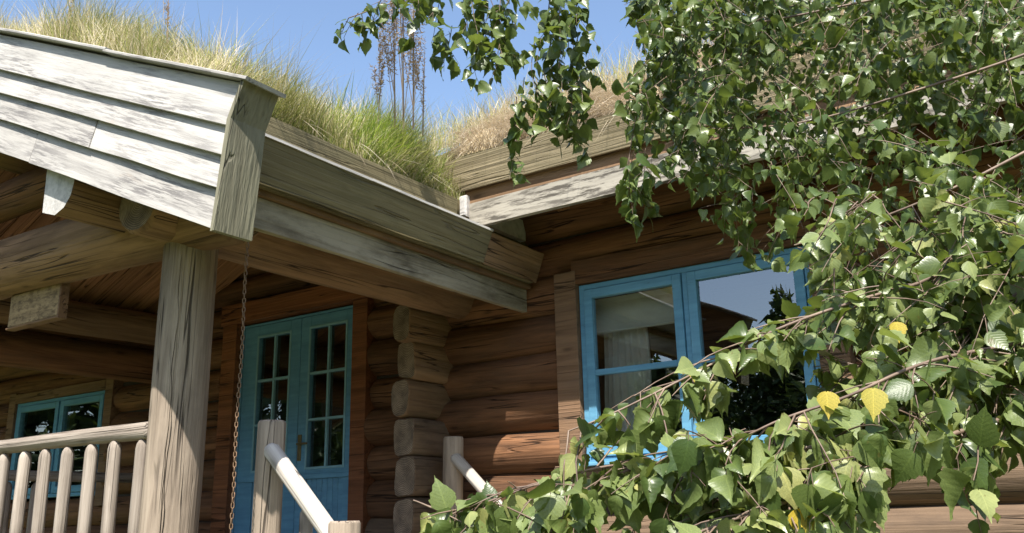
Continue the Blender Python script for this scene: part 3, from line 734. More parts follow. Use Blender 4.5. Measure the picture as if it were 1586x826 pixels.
# ------------------------------------------------------------------ blades
def blades(name, P, H, W, bend, mat, parent=None, rnd=None, up=None, seg=3, origin=None):
    """P (n,3) roots, H lengths, W widths, bend (n,3) tip offset relative to length, up (n,3) start direction"""
    n = len(P); P = np.asarray(P); H = np.asarray(H)[:, None]; W = np.asarray(W)[:, None]
    if up is None: up = np.tile([0, 0, 1.0], (n, 1))
    ang = rng.uniform(0, 2 * np.pi, n); side = np.stack([np.cos(ang), np.sin(ang), np.zeros(n)], 1)
    vs = []
    for i in range(seg):
        t = i / seg; c = P + up * H * t + bend * H * t * t; w_ = W * (1 - 0.6 * t)
        vs += [c - side * w_ / 2, c + side * w_ / 2]
    vs.append(P + up * H + bend * H)
    k = 2 * seg + 1
    Vv = np.stack(vs, 1).reshape(-1, 3)
    if origin is not None: Vv = Vv - np.array(origin)
    base = (np.arange(n) * k)[:, None]
    quads = np.concatenate([base + np.array([2 * i, 2 * i + 1, 2 * i + 3, 2 * i + 2]) for i in range(seg - 1)], 1).reshape(-1, 4)
    tris = base + np.array([2 * seg - 2, 2 * seg - 1, 2 * seg])
    return fast_mesh(name, Vv, [quads, tris], np.repeat(rnd if rnd is not None else rng.uniform(0, 1, n), k), mat, parent, origin)
def fast_mesh(name, Vv, groups, rnd, mat, parent=None, origin=None, smooth=False):
    me = bpy.data.meshes.new(name); me.vertices.add(len(Vv)); me.vertices.foreach_set('co', np.ascontiguousarray(Vv, dtype=np.float32).ravel())
    idx = np.concatenate([g.ravel() for g in groups]).astype(np.int32)
    ln = np.concatenate([np.full(len(g), g.shape[1]) for g in groups]).astype(np.int32)
    me.loops.add(len(idx)); me.loops.foreach_set('vertex_index', idx)
    me.polygons.add(len(ln)); me.polygons.foreach_set('loop_start', np.concatenate([[0], np.cumsum(ln)[:-1]]).astype(np.int32)); me.polygons.foreach_set('loop_total', ln)
    if smooth: me.polygons.foreach_set('use_smooth', [True] * len(ln))
    me.update(calc_edges=True)
    at_ = me.attributes.new('rnd', 'FLOAT', 'POINT'); at_.data.foreach_set('value', np.asarray(rnd, dtype=np.float32))
    return link(name, me, mat, Matrix.Translation(origin) if origin is not None else None, parent)

# grass on the porch roof
def patch(x, y): return 0.5 + 0.5 * np.sin(2.3 * x + 1.7 * y) * np.sin(1.1 * y - 2.9 * x + 1.0)
def clump(x, y, f=1.0):
    v = (np.sin(9.1 * f * x + 4.3 * f * y + 1) * np.sin(7.7 * f * y - 5.9 * f * x) + 0.7 * np.sin(17 * f * x - 13 * f * y + 2) * np.sin(21 * f * y + 6 * f * x) + 0.5 * np.sin(3.3 * x + 2.1 * y))
    return np.clip(0.5 + 0.32 * v, 0, 1)
def porch_pts(n, smax, y0, y1, bias=1.0):
    s = smax * rng.uniform(0, 1, n) ** bias; y = rng.uniform(y0, y1, n)
    return np.array([porch_surf(a, b) for a, b in zip(s, y)]), s, y
Ps, ss_, ys_ = porch_pts(26000, 1.6, GY + 0.16, 4.95, 1.5)
n = len(Ps)
H = (0.08 + 0.30 * rng.uniform(0, 1, n) ** 1.6) * (1 + 0.15 * np.sin(ys_ * 5)); H *= np.where(ss_ < 0.08, 0.7, 1); cl_ = clump(Ps[:, 0], Ps[:, 1]); H *= 0.5 + 0.95 * cl_
bend = rng.normal(0, 0.28, (n, 3)); bend[:, 2] = -np.abs(rng.normal(0, 0.18, n)); bend[:, 0] += np.where(ss_ < 0.12, 0.45, 0.05) + 0.35 * np.sin(6 * Ps[:, 1] + 3 * Ps[:, 0]); bend[:, 1] += 0.35 * np.sin(8 * Ps[:, 0] - 5 * Ps[:, 1])
rn = np.clip(rng.beta(1.2, 1.1, n) * 0.95 + 0.45 * (patch(Ps[:, 0] * 2, Ps[:, 1] * 1.5) - 0.45) - 0.10, 0, 1)
blades('grass', Ps, H, rng.uniform(0.0025, 0.006, n), bend, M['grass'], None, rn)
tag(bpy.data.objects['grass'], 'long green and straw coloured grass growing on the turf roof', 'grass', None, 'stuff')
# taller grass just behind the gable cap and up the slope
Ps, ss_, ys_ = porch_pts(30000, 3.4, GY + 0.20, GY + 0.85, 1.0)
n = len(Ps); H = 0.06 + 0.23 * rng.uniform(0, 1, n) ** 1.9; H = np.where(rng.uniform(0, 1, n) < 0.10, H * 1.5, H); H *= 0.5 + 0.95 * clump(Ps[:, 0], Ps[:, 1], 1.3)
bend = rng.normal(0, 0.25, (n, 3)); bend[:, 2] = -np.abs(rng.normal(0, 0.12, n)); bend[:, 1] -= 0.03; bend[:, 0] += 0.4 * np.sin(7 * Ps[:, 0] + 2 * Ps[:, 1])
rn = np.clip(rng.beta(1.3, 1.0, n) * 0.95 + 0.5 * (patch(Ps[:, 0] * 1.6, Ps[:, 1] * 0.4) - 0.38) - 0.10, 0, 1)
g2 = blades('grass', Ps, H, rng.uniform(0.002, 0.0055, n), bend, M['grass'], None, rn)
tag(g2, 'tall straw and green grass standing along the top of the white gable boards', 'grass', None, 'stuff')
# main roof: matted dry turf on the edge, greener grass behind
n = 17000
xs = rng.uniform(-3.75, 1.9, n); t = 0.55 * rng.uniform(0, 1, n) ** 1.6
Ps = np.array([main_surf(a, b) for a, b in zip(xs, t)])
H = rng.uniform(0.06, 0.32, n) * (0.5 + 0.8 * clump(Ps[:, 0], Ps[:, 1], 1.5))
bend = rng.normal(0, 0.32, (n, 3)); bend[:, 0] += 0.5 * np.sin(9 * xs + 5 * t); bend[:, 1] -= 0.55; bend[:, 2] -= 0.8
up = np.stack([rng.normal(0, .25, n), -0.35 + rng.normal(0, .15, n), np.full(n, 0.75)], 1)
g3 = blades('dry_grass', Ps, H, rng.uniform(0.0025, 0.006, n), bend, M['straw'], None, None, up)
tag(g3, 'matted dry straw grass hanging over the main gutter', 'grass', None, 'stuff')
n = 12000
xs = rng.uniform(-4.6, 1.9, n); t = 0.28 + 1.2 * rng.uniform(0, 1, n)
Ps = np.array([main_surf(a, b) for a, b in zip(xs, t)])
bend = rng.normal(0, 0.25, (n, 3)); bend[:, 2] = -np.abs(bend[:, 2]) * 0.6
g4 = blades('grass', Ps, (0.12 + 0.36 * rng.uniform(0, 1, n) ** 1.5) * (0.6 + 0.7 * clump(Ps[:, 0], Ps[:, 1])), rng.uniform(0.003, 0.007, n), bend, M['grass'], None, np.clip(rng.beta(1.4, 1.8, n), 0, 1))
tag(g4, 'yellowish green grass growing on the main turf roof behind the dry edge', 'grass', None, 'stuff')

# bright green tuft above the gutter corner
def tuft(loc_s, loc_y, ns, hmin, hmax, mat, spread, label, name='grass_tuft', drop=0.35):
    c = porch_surf(loc_s, loc_y)
    s = np.abs(loc_s + rng.normal(0, spread * 0.6, ns)); y = loc_y + rng.normal(0, spread, ns)
    P = np.array([porch_surf(a, b) for a, b in zip(s, y)])
    bend = rng.normal(0, 0.3, (ns, 3)); bend[:, 0] += drop; bend[:, 2] -= np.abs(rng.normal(0.2, 0.2, ns))
    o = blades(name, P, rng.uniform(hmin, hmax, ns), rng.uniform(0.004, 0.009, ns), bend, mat, None, None, None, 4, c)
    tag(o, label, 'grass tuft'); return o
tuft(0.12, 4.02, 1800, 0.14, 0.36, M['green_grass'], 0.2, 'bright green grass tuft spilling over the porch gutter near the roof corner')
# straws that hang over the gutter
for k, (y, L_) in enumerate(((2.72, .2), (3.18, .26), (3.62, .22), (3.9, .2), (4.15, .22), (4.22, .26), (4.34, .22))):
    c = np.array(porch_surf(0.02, y)) + np.array([0, 0, 0.06]); ns = 4
    P = np.tile(c, (ns, 1)) + rng.normal(0, 0.012, (ns, 3))
    bend = np.tile([0.95, -0.2, -1.25], (ns, 1)) + rng.normal(0, 0.12, (ns, 3))
    up = np.tile([0.2, 0, 0.55], (ns, 1)) + rng.normal(0, .1, (ns, 3))
    o = blades('straw_wisp', P, np.full(ns, L_) * rng.uniform(.8, 1.3, ns), np.full(ns, 0.0035), bend, M['straw'], None, None, up, 5, c)
    tag(o, ('dry straw wisp drooping into the porch gutter %s') % ('right behind the white gable end', 'a short step behind the gable end', 'halfway along, before the green tuft', 'at the near side of the green tuft', 'below the middle of the bright green tuft', 'longest, below the tuft far half', 'nearest the corner with the main eave')[k], 'straw', 'straw wisps drooping over the porch gutter')

for k, (x, L_) in enumerate(((-3.05, .22), (-2.75, .26), (-2.5, .3), (-2.3, .26), (-2.05, .3))):
    c = np.array(main_surf(x, 0.0)) + np.array([0, -0.02, 0.07]); ns = 9
    P = np.tile(c, (ns, 1)) + rng.normal(0, 0.014, (ns, 3)) * np.array([2.2, 1, 1])
    bend = np.tile([-0.15, -0.55, -1.35], (ns, 1)) + rng.normal(0, 0.14, (ns, 3)); up = np.tile([0, -0.55, 0.25], (ns, 1)) + rng.normal(0, .1, (ns, 3))
    o = blades('straw_wisp', P, np.full(ns, L_) * rng.uniform(.7, 1.3, ns), np.full(ns, 0.004), bend, M['straw'], None, None, up, 5, c)
    tag(o, 'pale straw wisp hanging over the main eave gutter %s' % ('behind the first hanging birch strand', 'between two birch strands', 'left of the thick leaves', 'at the thick leaves edge', 'behind the thick leaves')[k], 'straw', 'straw wisps hanging over the main eave')

# dried weeds standing on the roof against the sky
def weed(px, ptop, pbot, d, w_, label, seeds=160):
    if d < 4:
        bot = onY(px, pbot, d); top = onY(px + random.uniform(-6, 6), ptop, d)
    else:
        top = at(px + random.uniform(-6, 6), ptop, d); bot = at(px, pbot, d * 1.005)
    Lh = (top - bot).length; o = bot
    P = []; H = []; Wd = []; B = []; U = []
    ax = (top - bot).normalized()
    P.append(bot); H.append(Lh); Wd.append(0.011); U.append(ax); B.append(V3(random.uniform(-.03, .03), 0, 0))
    stems = [(bot, ax, Lh)]
    for q in range(max(2, seeds // 60)):
        t = random.uniform(0.02, 0.55); a = random.uniform(0, 6.28); tilt = random.uniform(.04, .22)
        dr = (ax + V3(math.cos(a) * tilt, math.sin(a) * tilt, 0)).normalized(); b0 = bot + (top - bot) * t; l_ = Lh * (1 - t) * random.uniform(.5, .95)
        stems.append((b0, dr, l_)); P.append(b0); H.append(l_); Wd.append(0.006); U.append(dr); B.append(V3(random.uniform(-.05, .05), random.uniform(-.05, .05), 0))
    for i in range(int(seeds * 2.2)):
        b0, dr, l_ = random.choice(stems); t = random.uniform(0.25, 1.0) ** 0.8; p = b0 + dr * (l_ * t) + V3(*[random.gauss(0, .010 * w_) for _ in range(3)])
        a = random.uniform(0, 6.28)
        P.append(p); H.append(random.uniform(0.010, 0.034)); Wd.append(random.uniform(0.005, 0.012)); U.append(V3(math.cos(a), math.sin(a), random.uniform(-0.2, 1.2)).normalized()); B.append(V3(0, 0, random.uniform(-.4, .2)))
    ob = blades('dried_weed', np.array(P), np.array(H), np.array(Wd), np.array(B), M['weed'], None, None, np.array(U), 3, bot)
    tag(ob, label, 'weed', 'dried brown weeds standing on the roof'); return ob
weed(586, 45, 190, 5.9, 0.6, 'thin dark dried weed stem standing a little apart, left of the tall brown clump', 240)
weed(612, -60, 200, 5.8, 0.8, 'tall brown dried weed against the sky, just left of the thickest', 420)
weed(625, -90, 200, 5.9, 0.9, 'tallest thick brown dried weed in the middle of the clump on the roof', 520)
weed(640, -30, 200, 5.7, 0.8, 'brown dried weed leaning beside the thickest stem at the right of the clump', 380)
weed(655, 60, 210, 5.9, 0.5, 'short dried weed stem on the right edge of the brown clump', 110)
weed(104, -10, 75, 2.75, 0.3, 'thin dark dried stem rising from the grass above the white gable boards', 40)
weed(258, -30, 100, 2.75, 0.3, 'thin leaning stem rising above the gable grass toward the top edge', 30)
# tall pale reeds
n = 110
Ps = np.array([porch_surf(a, b) for a, b in zip(rng.uniform(0.2, 2.4, n), rng.uniform(2.6, 5.6, n))])
bend = rng.normal(0, 0.07, (n, 3))
g5 = blades('grass', Ps, rng.uniform(0.35, 0.7, n), rng.uniform(0.003, 0.005, n), bend, M['straw'], None)
tag(g5, 'tall pale grass stalks standing thinly above the roof against the sky', 'grass', None, 'stuff')

# ------------------------------------------------------------------ sign, chain, railings
sg = thing('sign', 'small weathered wooden sign hung under the porch tie beam', 'sign', V3(-6.1, 2.97, 1.25))
SY = 2.97
c0, c1 = onY(17, 460, SY), onY(96, 434, SY); c2, c3 = onY(100, 487, SY), onY(13, 508, SY)
zt = (c0.z + c1.z) / 2; zb_ = (c2.z + c3.z) / 2
sb = boxes('sign_board', [(c0.x, c1.x, SY, SY + 0.04, zb_, zt)], M['sign'], sg, V3(c0.x, SY, zb_), c=0.008)
boxes('sign_frame', [(c1.x, c1.x + 0.014, SY - 0.010, SY + 0.05, zb_ - 0.014, zt), (c0.x, c1.x, SY - 0.010, SY + 0.05, zb_ - 0.014, zb_)], M['casing'], sg, V3(c0.x, SY, zb_), c=0.004)
for xx in (c0.x + 0.08, c1.x - 0.08):
    boxes('hanger', [(xx - 0.012, xx + 0.012, SY + 0.012, SY + 0.03, zt, 1.60)], M['casing'], sg, V3(xx, SY, zt))

ch = thing('rain_chain', 'rusty rain chain hanging from the porch gutter beside the post', 'chain', V3(-3.39, 2.75, -1.5))
def link_mesh():
    R, L_, r = 0.0062, 0.012, 0.0028; vs = []; fs = []; path = []
    for i in range(6): a = math.pi * i / 5; path.append((R * math.cos(a), L_ / 2 + R * math.sin(a)))
    for i in range(6): a = math.pi + math.pi * i / 5; path.append((R * math.cos(a), -L_ / 2 + R * math.sin(a)))
    n = len(path)
    for i in range(n):
        p = path[i]; q = path[(i + 1) % n]; o = path[i - 1]; tx, tz = q[0] - o[0], q[1] - o[1]; l_ = math.hypot(tx, tz); nx, nz_ = tz / l_, -tx / l_
        for j in range(5):
            b = 2 * math.pi * j / 5; vs.append((p[0] + nx * r * math.cos(b), r * math.sin(b), p[1] + nz_ * r * math.cos(b)))
    for i in range(n):
        for j in range(5): fs.append((i * 5 + j, i * 5 + (j + 1) % 5, ((i + 1) % n) * 5 + (j + 1) % 5, ((i + 1) % n) * 5 + j))
    me = mesh('link', vs, fs); me.materials.append(M['rust']); me.polygons.foreach_set('use_smooth', [True] * len(fs)); return me
lm = link_mesh()
z = 1.63; k = 0
while z > -1.48:
    wob = 0.004 * math.sin(k * .21)
    link('link', lm, M['rust'], Matrix.Translation((-3.385 + wob, 2.75, z)) @ Matrix.Rotation((0.6 if k % 2 else 0.6 + math.pi / 2) + random.uniform(-.25, .25), 4, 'Z'), ch); z -= 0.0225; k += 1

def baluster_mesh(H_, r=0.037):
    sides = 10; vs = []; fs = []
    prof = [(0, r), (H_ * 0.5, r * 0.97), (H_ - 0.05, r * 0.97), (H_ - 0.025, r * 0.84), (H_ - 0.008, r * 0.58), (H_, 0.008)]
    for (x, q) in prof:
        for j in range(sides): a = 2 * math.pi * j / sides; vs.append((x, q * math.cos(a), q * math.sin(a)))
    for i in range(len(prof) - 1):
        for j in range(sides): fs.append((i * sides + j, i * sides + (j + 1) % sides, (i + 1) * sides + (j + 1) % sides, (i + 1) * sides + j))
    fs.append(tuple(reversed(range(sides)))); me = mesh('baluster', vs, fs); me.materials.append(M['rail']); me.polygons.foreach_set('use_smooth', [True] * (len(fs) - 1) + [False]); return me
bmesh_ = baluster_mesh(0.82)
def baluster(p, parent, tilt=0):
    mt = frame_to(p, p + V3(tilt, tilt * .5, 1)) @ Matrix.Rotation(random.uniform(0, 6), 4, 'X'); mt.translation = p
    return link('baluster', bmesh_, M['rail'], mt, parent)
pr_ = thing('porch_railing', 'round wood porch railing with pointed pickets running left from the post', 'railing', V3(-5.9, 2.95, DECK))
log('top_rail', V3(-7.55, 2.95, 0.49), V3(-4.32, 2.95, 0.49), 0.042, 0.046, M['rail'], pr_, sides=14, wob=0.008)
log('bottom_rail', V3(-7.55, 3.04, -0.30), V3(-4.32, 3.04, -0.30), 0.042, 0.046, M['rail'], pr_, sides=12, wob=0.006)
x = -4.405
while x > -7.6:
    baluster(V3(x + random.uniform(-.008, .008), 2.952, -0.366 + random.uniform(-.006, .006)), pr_, random.uniform(-.012, .012)); x -= 0.2325
pr2 = thing('porch_railing', 'shaded railing on the far side of the porch in front of the left window', 'railing', V3(-7.7, 4.2, DECK))
log('top_rail', V3(-7.72, 3.15, 0.42), V3(-7.72, 5.3, 0.42), 0.042, 0.046, M['rail'], pr2, sides=12, wob=0.008)
log('bottom_rail', V3(-7.72, 3.15, -0.32), V3(-7.72, 5.3, -0.32), 0.042, 0.046, M['rail'], pr2, sides=12, wob=0.008)
y = 3.25
while y < 5.3:
    baluster(V3(-7.66, y, -0.45), pr2, random.uniform(-.01, .01)); y += 0.2335

def stair_rail(x, y, zt_, label, r, low):
    t_ = thing('stair_railing', label, 'railing', V3(x, y, DECK))
    log('newel_post', V3(x - 0.03, y, -1.5), V3(x, y, zt_), r, r * 0.97, M['post'], t_, sides=18, wob=0.008, endr=0.012)
    a = V3(x + r * 0.45, y - 0.045, zt_ - 0.13); b = a + V3(1.2, 0, -1.13)
    log('hand_rail', a, b, 0.040, 0.045, M['handrail'], t_, sides=16, wob=0.006, endr=0.03)
    if low:
        log('newel_post', V3(x + 0.60, y - 0.10, -1.5), V3(x + 0.60, y - 0.10, 0.0), 0.07, 0.07, M['post'], t_, sides=16, wob=0.006, endr=0.012)
        log('baluster', V3(x + 0.185, y + 0.06, -1.3), V3(x + 0.2, y + 0.06, 0.06), 0.034, 0.032, M['rail'], t_, sides=10, wob=0.003, endr=0.02)
    return t_
stair_rail(-3.49, 3.05, 0.485, 'nearer stair railing with sunlit sloping handrail and thick sawn newel post before the blue door', 0.073, True)
stair_rail(-4.03, 5.2, 0.565, 'farther stair railing with grey shaded newel post by the log wall', 0.075, False)

# ------------------------------------------------------------------ birch tree
tree = thing('birch_tree', 'birch tree with hanging leafy branches in front of the cabin on the right', 'tree', V3(2.3, 2.2, GZ))
LEAF_V = []
def leaf_shape(fold, curl, serr, wid, twist=0.0, wave=0.0):
    ts = [0.0, 0.06, 0.13, 0.20, 0.28, 0.36, 0.45, 0.54, 0.63, 0.73, 0.85, 1.0]; hw = [0.03, 0.20, 0.33, 0.40, 0.43, 0.42, 0.375, 0.315, 0.245, 0.165, 0.075, 0.0]
    vs = []; fs = []
    for i, (t_, h) in enumerate(zip(ts, hw)):
        z = -curl * t_ * t_ + wave * math.sin(t_ * 9); h *= wid * (1.05 if i % 2 else 0.95); s = (0.05 if i % 2 else -0.01) * (t_ > .2)
        vs += [(t_, 0, z), (t_ + s - 0.05 * (t_ < .2), h, z + fold * h - 0.12 * h * h), (t_ - s - 0.05 * (t_ < .2), -h, z + fold * h - 0.12 * h * h)]
    vs = [(x, y * math.cos(twist * x) - (z_ + 0) * math.sin(twist * x) * 0.3, z_ + y * math.sin(twist * x)) for (x, y, z_) in vs]
    for i in range(len(ts) - 1):
        a = 3 * i; fs += [(a, a + 3, a + 4, a + 1), (a, a + 2, a + 5, a + 3)]
    uv = []
    for i, (t_, h) in enumerate(zip(ts, hw)): uv += [(t_, 0), (t_, h * wid), (t_, -h * wid)]
    return np.array(vs), fs, np.array(uv)
SHAPES = [leaf_shape(*p) for p in ((0.35, 0.10, 0.06, 1.0), (0.6, 0.22, 0.06, 1.05), (0.2, -0.08, 0.05, 0.95), (0.8, 0.30, 0.06, 1.0), (0.1, 0.38, 0.05, 1.1), (-0.25, 0.16, 0.06, 0.95), (0.5, 0.55, 0.07, 0.9, 0.6, 0.02), (0.9, 0.15, 0.05, 0.85, -0.7, 0.03), (0.3, 0.3, 0.09, 1.15, 0.4, 0.035), (1.3, 0.4, 0.06, 0.9, 0.2, 0.02))]
leaves = []       # (pos, matrix3, length, shape, rnd, px distance)
SUNB = -LDIR
def add_leaf(p, out, size, yellow=False):
    """leaf hangs from p, mostly tip-down, its face turned by chance"""
    tip = (out * 0.55 + V3(random.gauss(0, .35), random.gauss(0, .35), -0.75 + random.gauss(0, .35))).normalized()
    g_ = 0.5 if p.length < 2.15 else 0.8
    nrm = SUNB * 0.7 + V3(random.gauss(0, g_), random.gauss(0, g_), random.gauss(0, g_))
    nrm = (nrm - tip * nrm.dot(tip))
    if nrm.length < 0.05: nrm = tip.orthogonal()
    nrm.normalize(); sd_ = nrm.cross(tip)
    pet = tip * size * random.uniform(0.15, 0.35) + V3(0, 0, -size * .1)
    leaves.append((p + pet, (tip, sd_, nrm), size, random.randrange(len(SHAPES)), random.random() * (1.0 if p.length < 2.15 else 0.52), yellow, p))  # farther upper leaves kept to darker greens: self-shadow put into the leaf tone
class Tubes:
    def __init__(s): s.v = []; s.f = []
    def add(s, pts, r0, r1, sides=5):
        n = len(pts); b = len(s.v)
        for i, p in enumerate(pts):
            tg = (pts[min(i + 1, n - 1)] - pts[max(i - 1, 0)]).normalized(); u = tg.orthogonal().normalized(); q = tg.cross(u); r = r0 + (r1 - r0) * i / (n - 1)
            for j in range(sides):
                a = 2 * math.pi * j / sides; s.v.append(p + u * r * math.cos(a) + q * r * math.sin(a))
        for i in range(n - 1):
            for j in range(sides): s.f.append((b + i * sides + j, b + i * sides + (j + 1) % sides, b + (i + 1) * sides + (j + 1) % sides, b + (i + 1) * sides + j))
    def build(s, name, mat, parent): return link(name, mesh(name, s.v, s.f), mat, None, parent, smooth=True)
def smooth_path(ctrl, n):
    out = []
    P = [ctrl[0]] + list(ctrl) + [ctrl[-1]]
    for i in range(1, len(P) - 2):
        for j in range(n):
            t_ = j / n; a, b, c, d = P[i - 1], P[i], P[i + 1], P[i + 2]
            out.append(0.5 * ((2 * b) + (c - a) * t_ + (2 * a - 5 * b + 4 * c - d) * t_ ** 2 + (-a + 3 * b - 3 * c + d) * t_ ** 3))
    out.append(ctrl[-1]); return out
def twig(tb, p, d, L_, droop, step, size, r=0.0022, skip=0.15, kids=0, ok=None):
    pts = [p.copy()]; n = max(4, int(L_ / 0.04)); dd = d.normalized(); sgn = 1
    for i in range(n):
        dd = (dd + V3(random.gauss(0, .10), random.gauss(0, .10), -droop * 0.12)).normalized(); q = pts[-1] + dd * (L_ / n)
        if ok and not ok(q): break
        pts.append(q)
    if len(pts) < 3: return
    tb.add(pts, r, r * 0.45, 4)
    total = L_ * (len(pts) - 1) / n; x = L_ * skip
    while x < total:
        i = min(int(x / L_ * n), len(pts) - 2); fr_ = x / L_ * n - i; q = pts[i].lerp(pts[i + 1], fr_)
        tg = (pts[i + 1] - pts[i]).normalized(); u = tg.cross(V3(random.gauss(0, 1), random.gauss(0, 1), random.gauss(0, .4))).normalized()
        add_leaf(q, u * sgn, size * random.choice((0.6, 0.75, 0.9, 1.0, 1.1, 1.25)) * random.uniform(0.9, 1.08)); sgn = -sgn
        if kids and random.random() < kids:
            twig(tb, q, (u * 0.8 + tg * 0.7), L_ * random.uniform(.25, .5), droop, step, size * 0.92, r * .7, 0.1, 0, ok)
        x += step * random.uniform(0.7, 1.35)
# lower limbs crossing the window, near the lens
limbs = [
    ('lower', [(1800, 250, 2.4), (1600, 350, 2.1), (1440, 432, 1.9), (1330, 465, 1.82), (1200, 512, 1.75), (1080, 576, 1.7), (950, 640, 1.66), (880, 668, 1.66)], 0.0045),
    ('lower', [(1850, 520, 2.0), (1600, 590, 1.8), (1430, 622, 1.72), (1262, 690, 1.62), (1110, 725, 1.6), (960, 720, 1.62), (840, 748, 1.64), (710, 790, 1.66), (640, 775, 1.68)], 0.0042),
    ('lower', [(1820, 330, 2.2), (1650, 400, 2.0), (1520, 500, 1.9), (1400, 570, 1.85), (1300, 560, 1.85)], 0.006),
    ('lower', [(1800, 640, 1.9), (1600, 640, 1.75), (1400, 700, 1.62), (1270, 760, 1.55), (1150, 800, 1.5), (1040, 840, 1.5)], 0.006),
    ('lower', [(1850, 440, 2.1), (1620, 520, 1.85), (1440, 560, 1.72), (1310, 615, 1.63), (1210, 650, 1.58), (1120, 690, 1.56), (1040, 700, 1.57)], 0.0042),
    ('upper', [(1900, -150, 3.2), (1600, -60, 3.0), (1350, 0, 2.9), (1150, 40, 2.9), (1010, 60, 3.0)], 0.006),
    ('upper', [(1900, -60, 2.9), (1650, 60, 2.7), (1420, 140, 2.6), (1240, 190, 2.6), (1090, 200, 2.65)], 0.005),
    ('upper', [(1900, -260, 3.5), (1500, -160, 3.4), (1200, -110, 3.4), (960, -70, 3.4), (760, -30, 3.35), (640, -5, 3.3), (540, 28, 3.3)], 0.006),
    ('upper', [(1850, 120, 2.6), (1640, 210, 2.4), (1480, 290, 2.3), (1330, 350, 2.3), (1230, 380, 2.3)], 0.005),
]
nodes = {}
limb_pts = []
for kind, ctrl, r in limbs:
    pts = smooth_path([at(*c) for c in ctrl], 7); tb = Tubes(); tb.add(pts, r, r * 0.3, 7); limb_pts.append((kind, pts, tb))
DOWN = V3(0, 0, -1)
def limb_twigs(li, n, L_, step, size, t0, t1, spread=0.7, droop=0.9, kids=0.15, ok=None, upw=0.0):
    kind, pts, tb = limb_pts[li]
    for i in range(n):
        t_ = t0 + (t1 - t0) * (i + random.random()) / n; q = t_ * (len(pts) - 1); a = min(int(q), len(pts) - 2)
        p = pts[a].lerp(pts[a + 1], q - a); tg = (pts[a + 1] - pts[a]).normalized()
        d = tg * random.uniform(.2, 1) + V3(random.gauss(0, spread), random.gauss(0, spread), random.uniform(-0.9, 0.5 + upw))
        twig(tb, p, d, L_ * random.uniform(.5, 1.3), droop, step, size, 0.002, 0.12, kids, ok)
def okmask(q):
    x, y, z = to_px(q)
    if z < 1.2: return False
    # keep the window's middle, the door and the far wall open as the photograph does
    if 590 < y and x < 560: return False
    if 940 < x < 1075 and 585 < y < 722 and random.random() < 0.22: return False
    if y > 560 and x < 900 and y < 850 - (x - 560) * 0.50: return False
    if x < 1230 and 405 < y < 560 - (x - 1060) * 0.55 and x > 800: return False
    if 985 < x < 1060 and 400 < y < 520: return False
    if x < 905 and 330 < y < 620: return False
    if 1120 < x < 1255 and 545 < y < 650: return False
    if 1360 < x < 1480 and y > 690: return False
    if x > 1330 and y > 760 : return False
    return True
limb_twigs(0, 70, 0.17, 0.024, 0.047, 0.04, 1.0, 0.6, 0.9, 0.12, okmask)
limb_twigs(4, 70, 0.15, 0.022, 0.051, 0.04, 1.0, 0.6, 0.9, 0.12, okmask)
limb_twigs(1, 100, 0.15, 0.022, 0.051, 0.04, 1.0, 0.6, 0.9, 0.15, okmask)
limb_twigs(2, 54, 0.17, 0.024, 0.047, 0.04, 1.0, 0.6, 0.9, 0.1, okmask)
limb_twigs(3, 64, 0.15, 0.022, 0.052, 0.04, 1.0, 0.6, 0.9, 0.1, okmask)
# single twig hanging free at lower right
twig(limb_pts[1][2], at(1500, 640, 1.7), V3(0.05, 0, -1), 0.2, 0.3, 0.035, 0.05)
twig(limb_pts[1][2], at(1330, 660, 1.68), V3(-0.1, 0, -1), 0.1, 0.4, 0.02, 0.045)
# upper curtain of hanging twigs
def env(x):
    return float(np.interp(x, [940, 955, 975, 1000, 1012, 1080, 1095, 1180, 1240, 1262, 1330, 1460, 1600], [60, 170, 345, 345, 280, 300, 385, 400, 385, 470, 500, 560, 590]))
def okup(q):
    x, y, z = to_px(q); return y < env(x) + 8 and x > 950 + max(0, 40 * math.sin(y * .02))
ub = [Tubes(), Tubes(), Tubes()]
for i in range(900):
    x = random.uniform(965, 1640) if i < 640 else random.uniform(1640, 2350); e = env(x)
    y = random.uniform(-130, max(-60, e - 90)); dep = np.interp(y, [-130, 150, 400], [3.3, 2.9, 2.3]) + random.uniform(-.45, .9)
    if abs(y - (270 - (x - 1080) * 0.25)) < 45 and random.random() < (0.5 if x < 1100 else 0.25): continue
    if math.sin(x * 0.023 + 1.2) * math.sin(y * 0.031 + x * 0.009) < 0.0 and y > 40 and random.random() < 0.85: continue
    if 1430 < x < 1560 and 180 < y < 270 and random.random() < 0.6: continue
    if 1050 < x < 1160 and 230 < y and random.random() < 0.4: continue
    p = at(x, y, float(dep))
    twig(ub[i % 3], p, V3(random.gauss(0, .5), random.gauss(0, .5), -0.4), random.uniform(.16, .42), 0.8, 0.024, random.uniform(.031, .047), 0.0014, 0.05, 0.16, okup)
for i in range(190):
    x = random.uniform(1230, 1640) if i < 120 else random.uniform(1640, 2200); y = random.uniform(300, 480); p = at(x, y, random.uniform(1.85, 2.4))
    twig(ub[i % 3], p, V3(random.gauss(0, .5), random.gauss(0, .5), -0.3), random.uniform(.12, .28), 0.8, 0.028, random.uniform(.038, .048), 0.0018, 0.05, 0.12, okup)
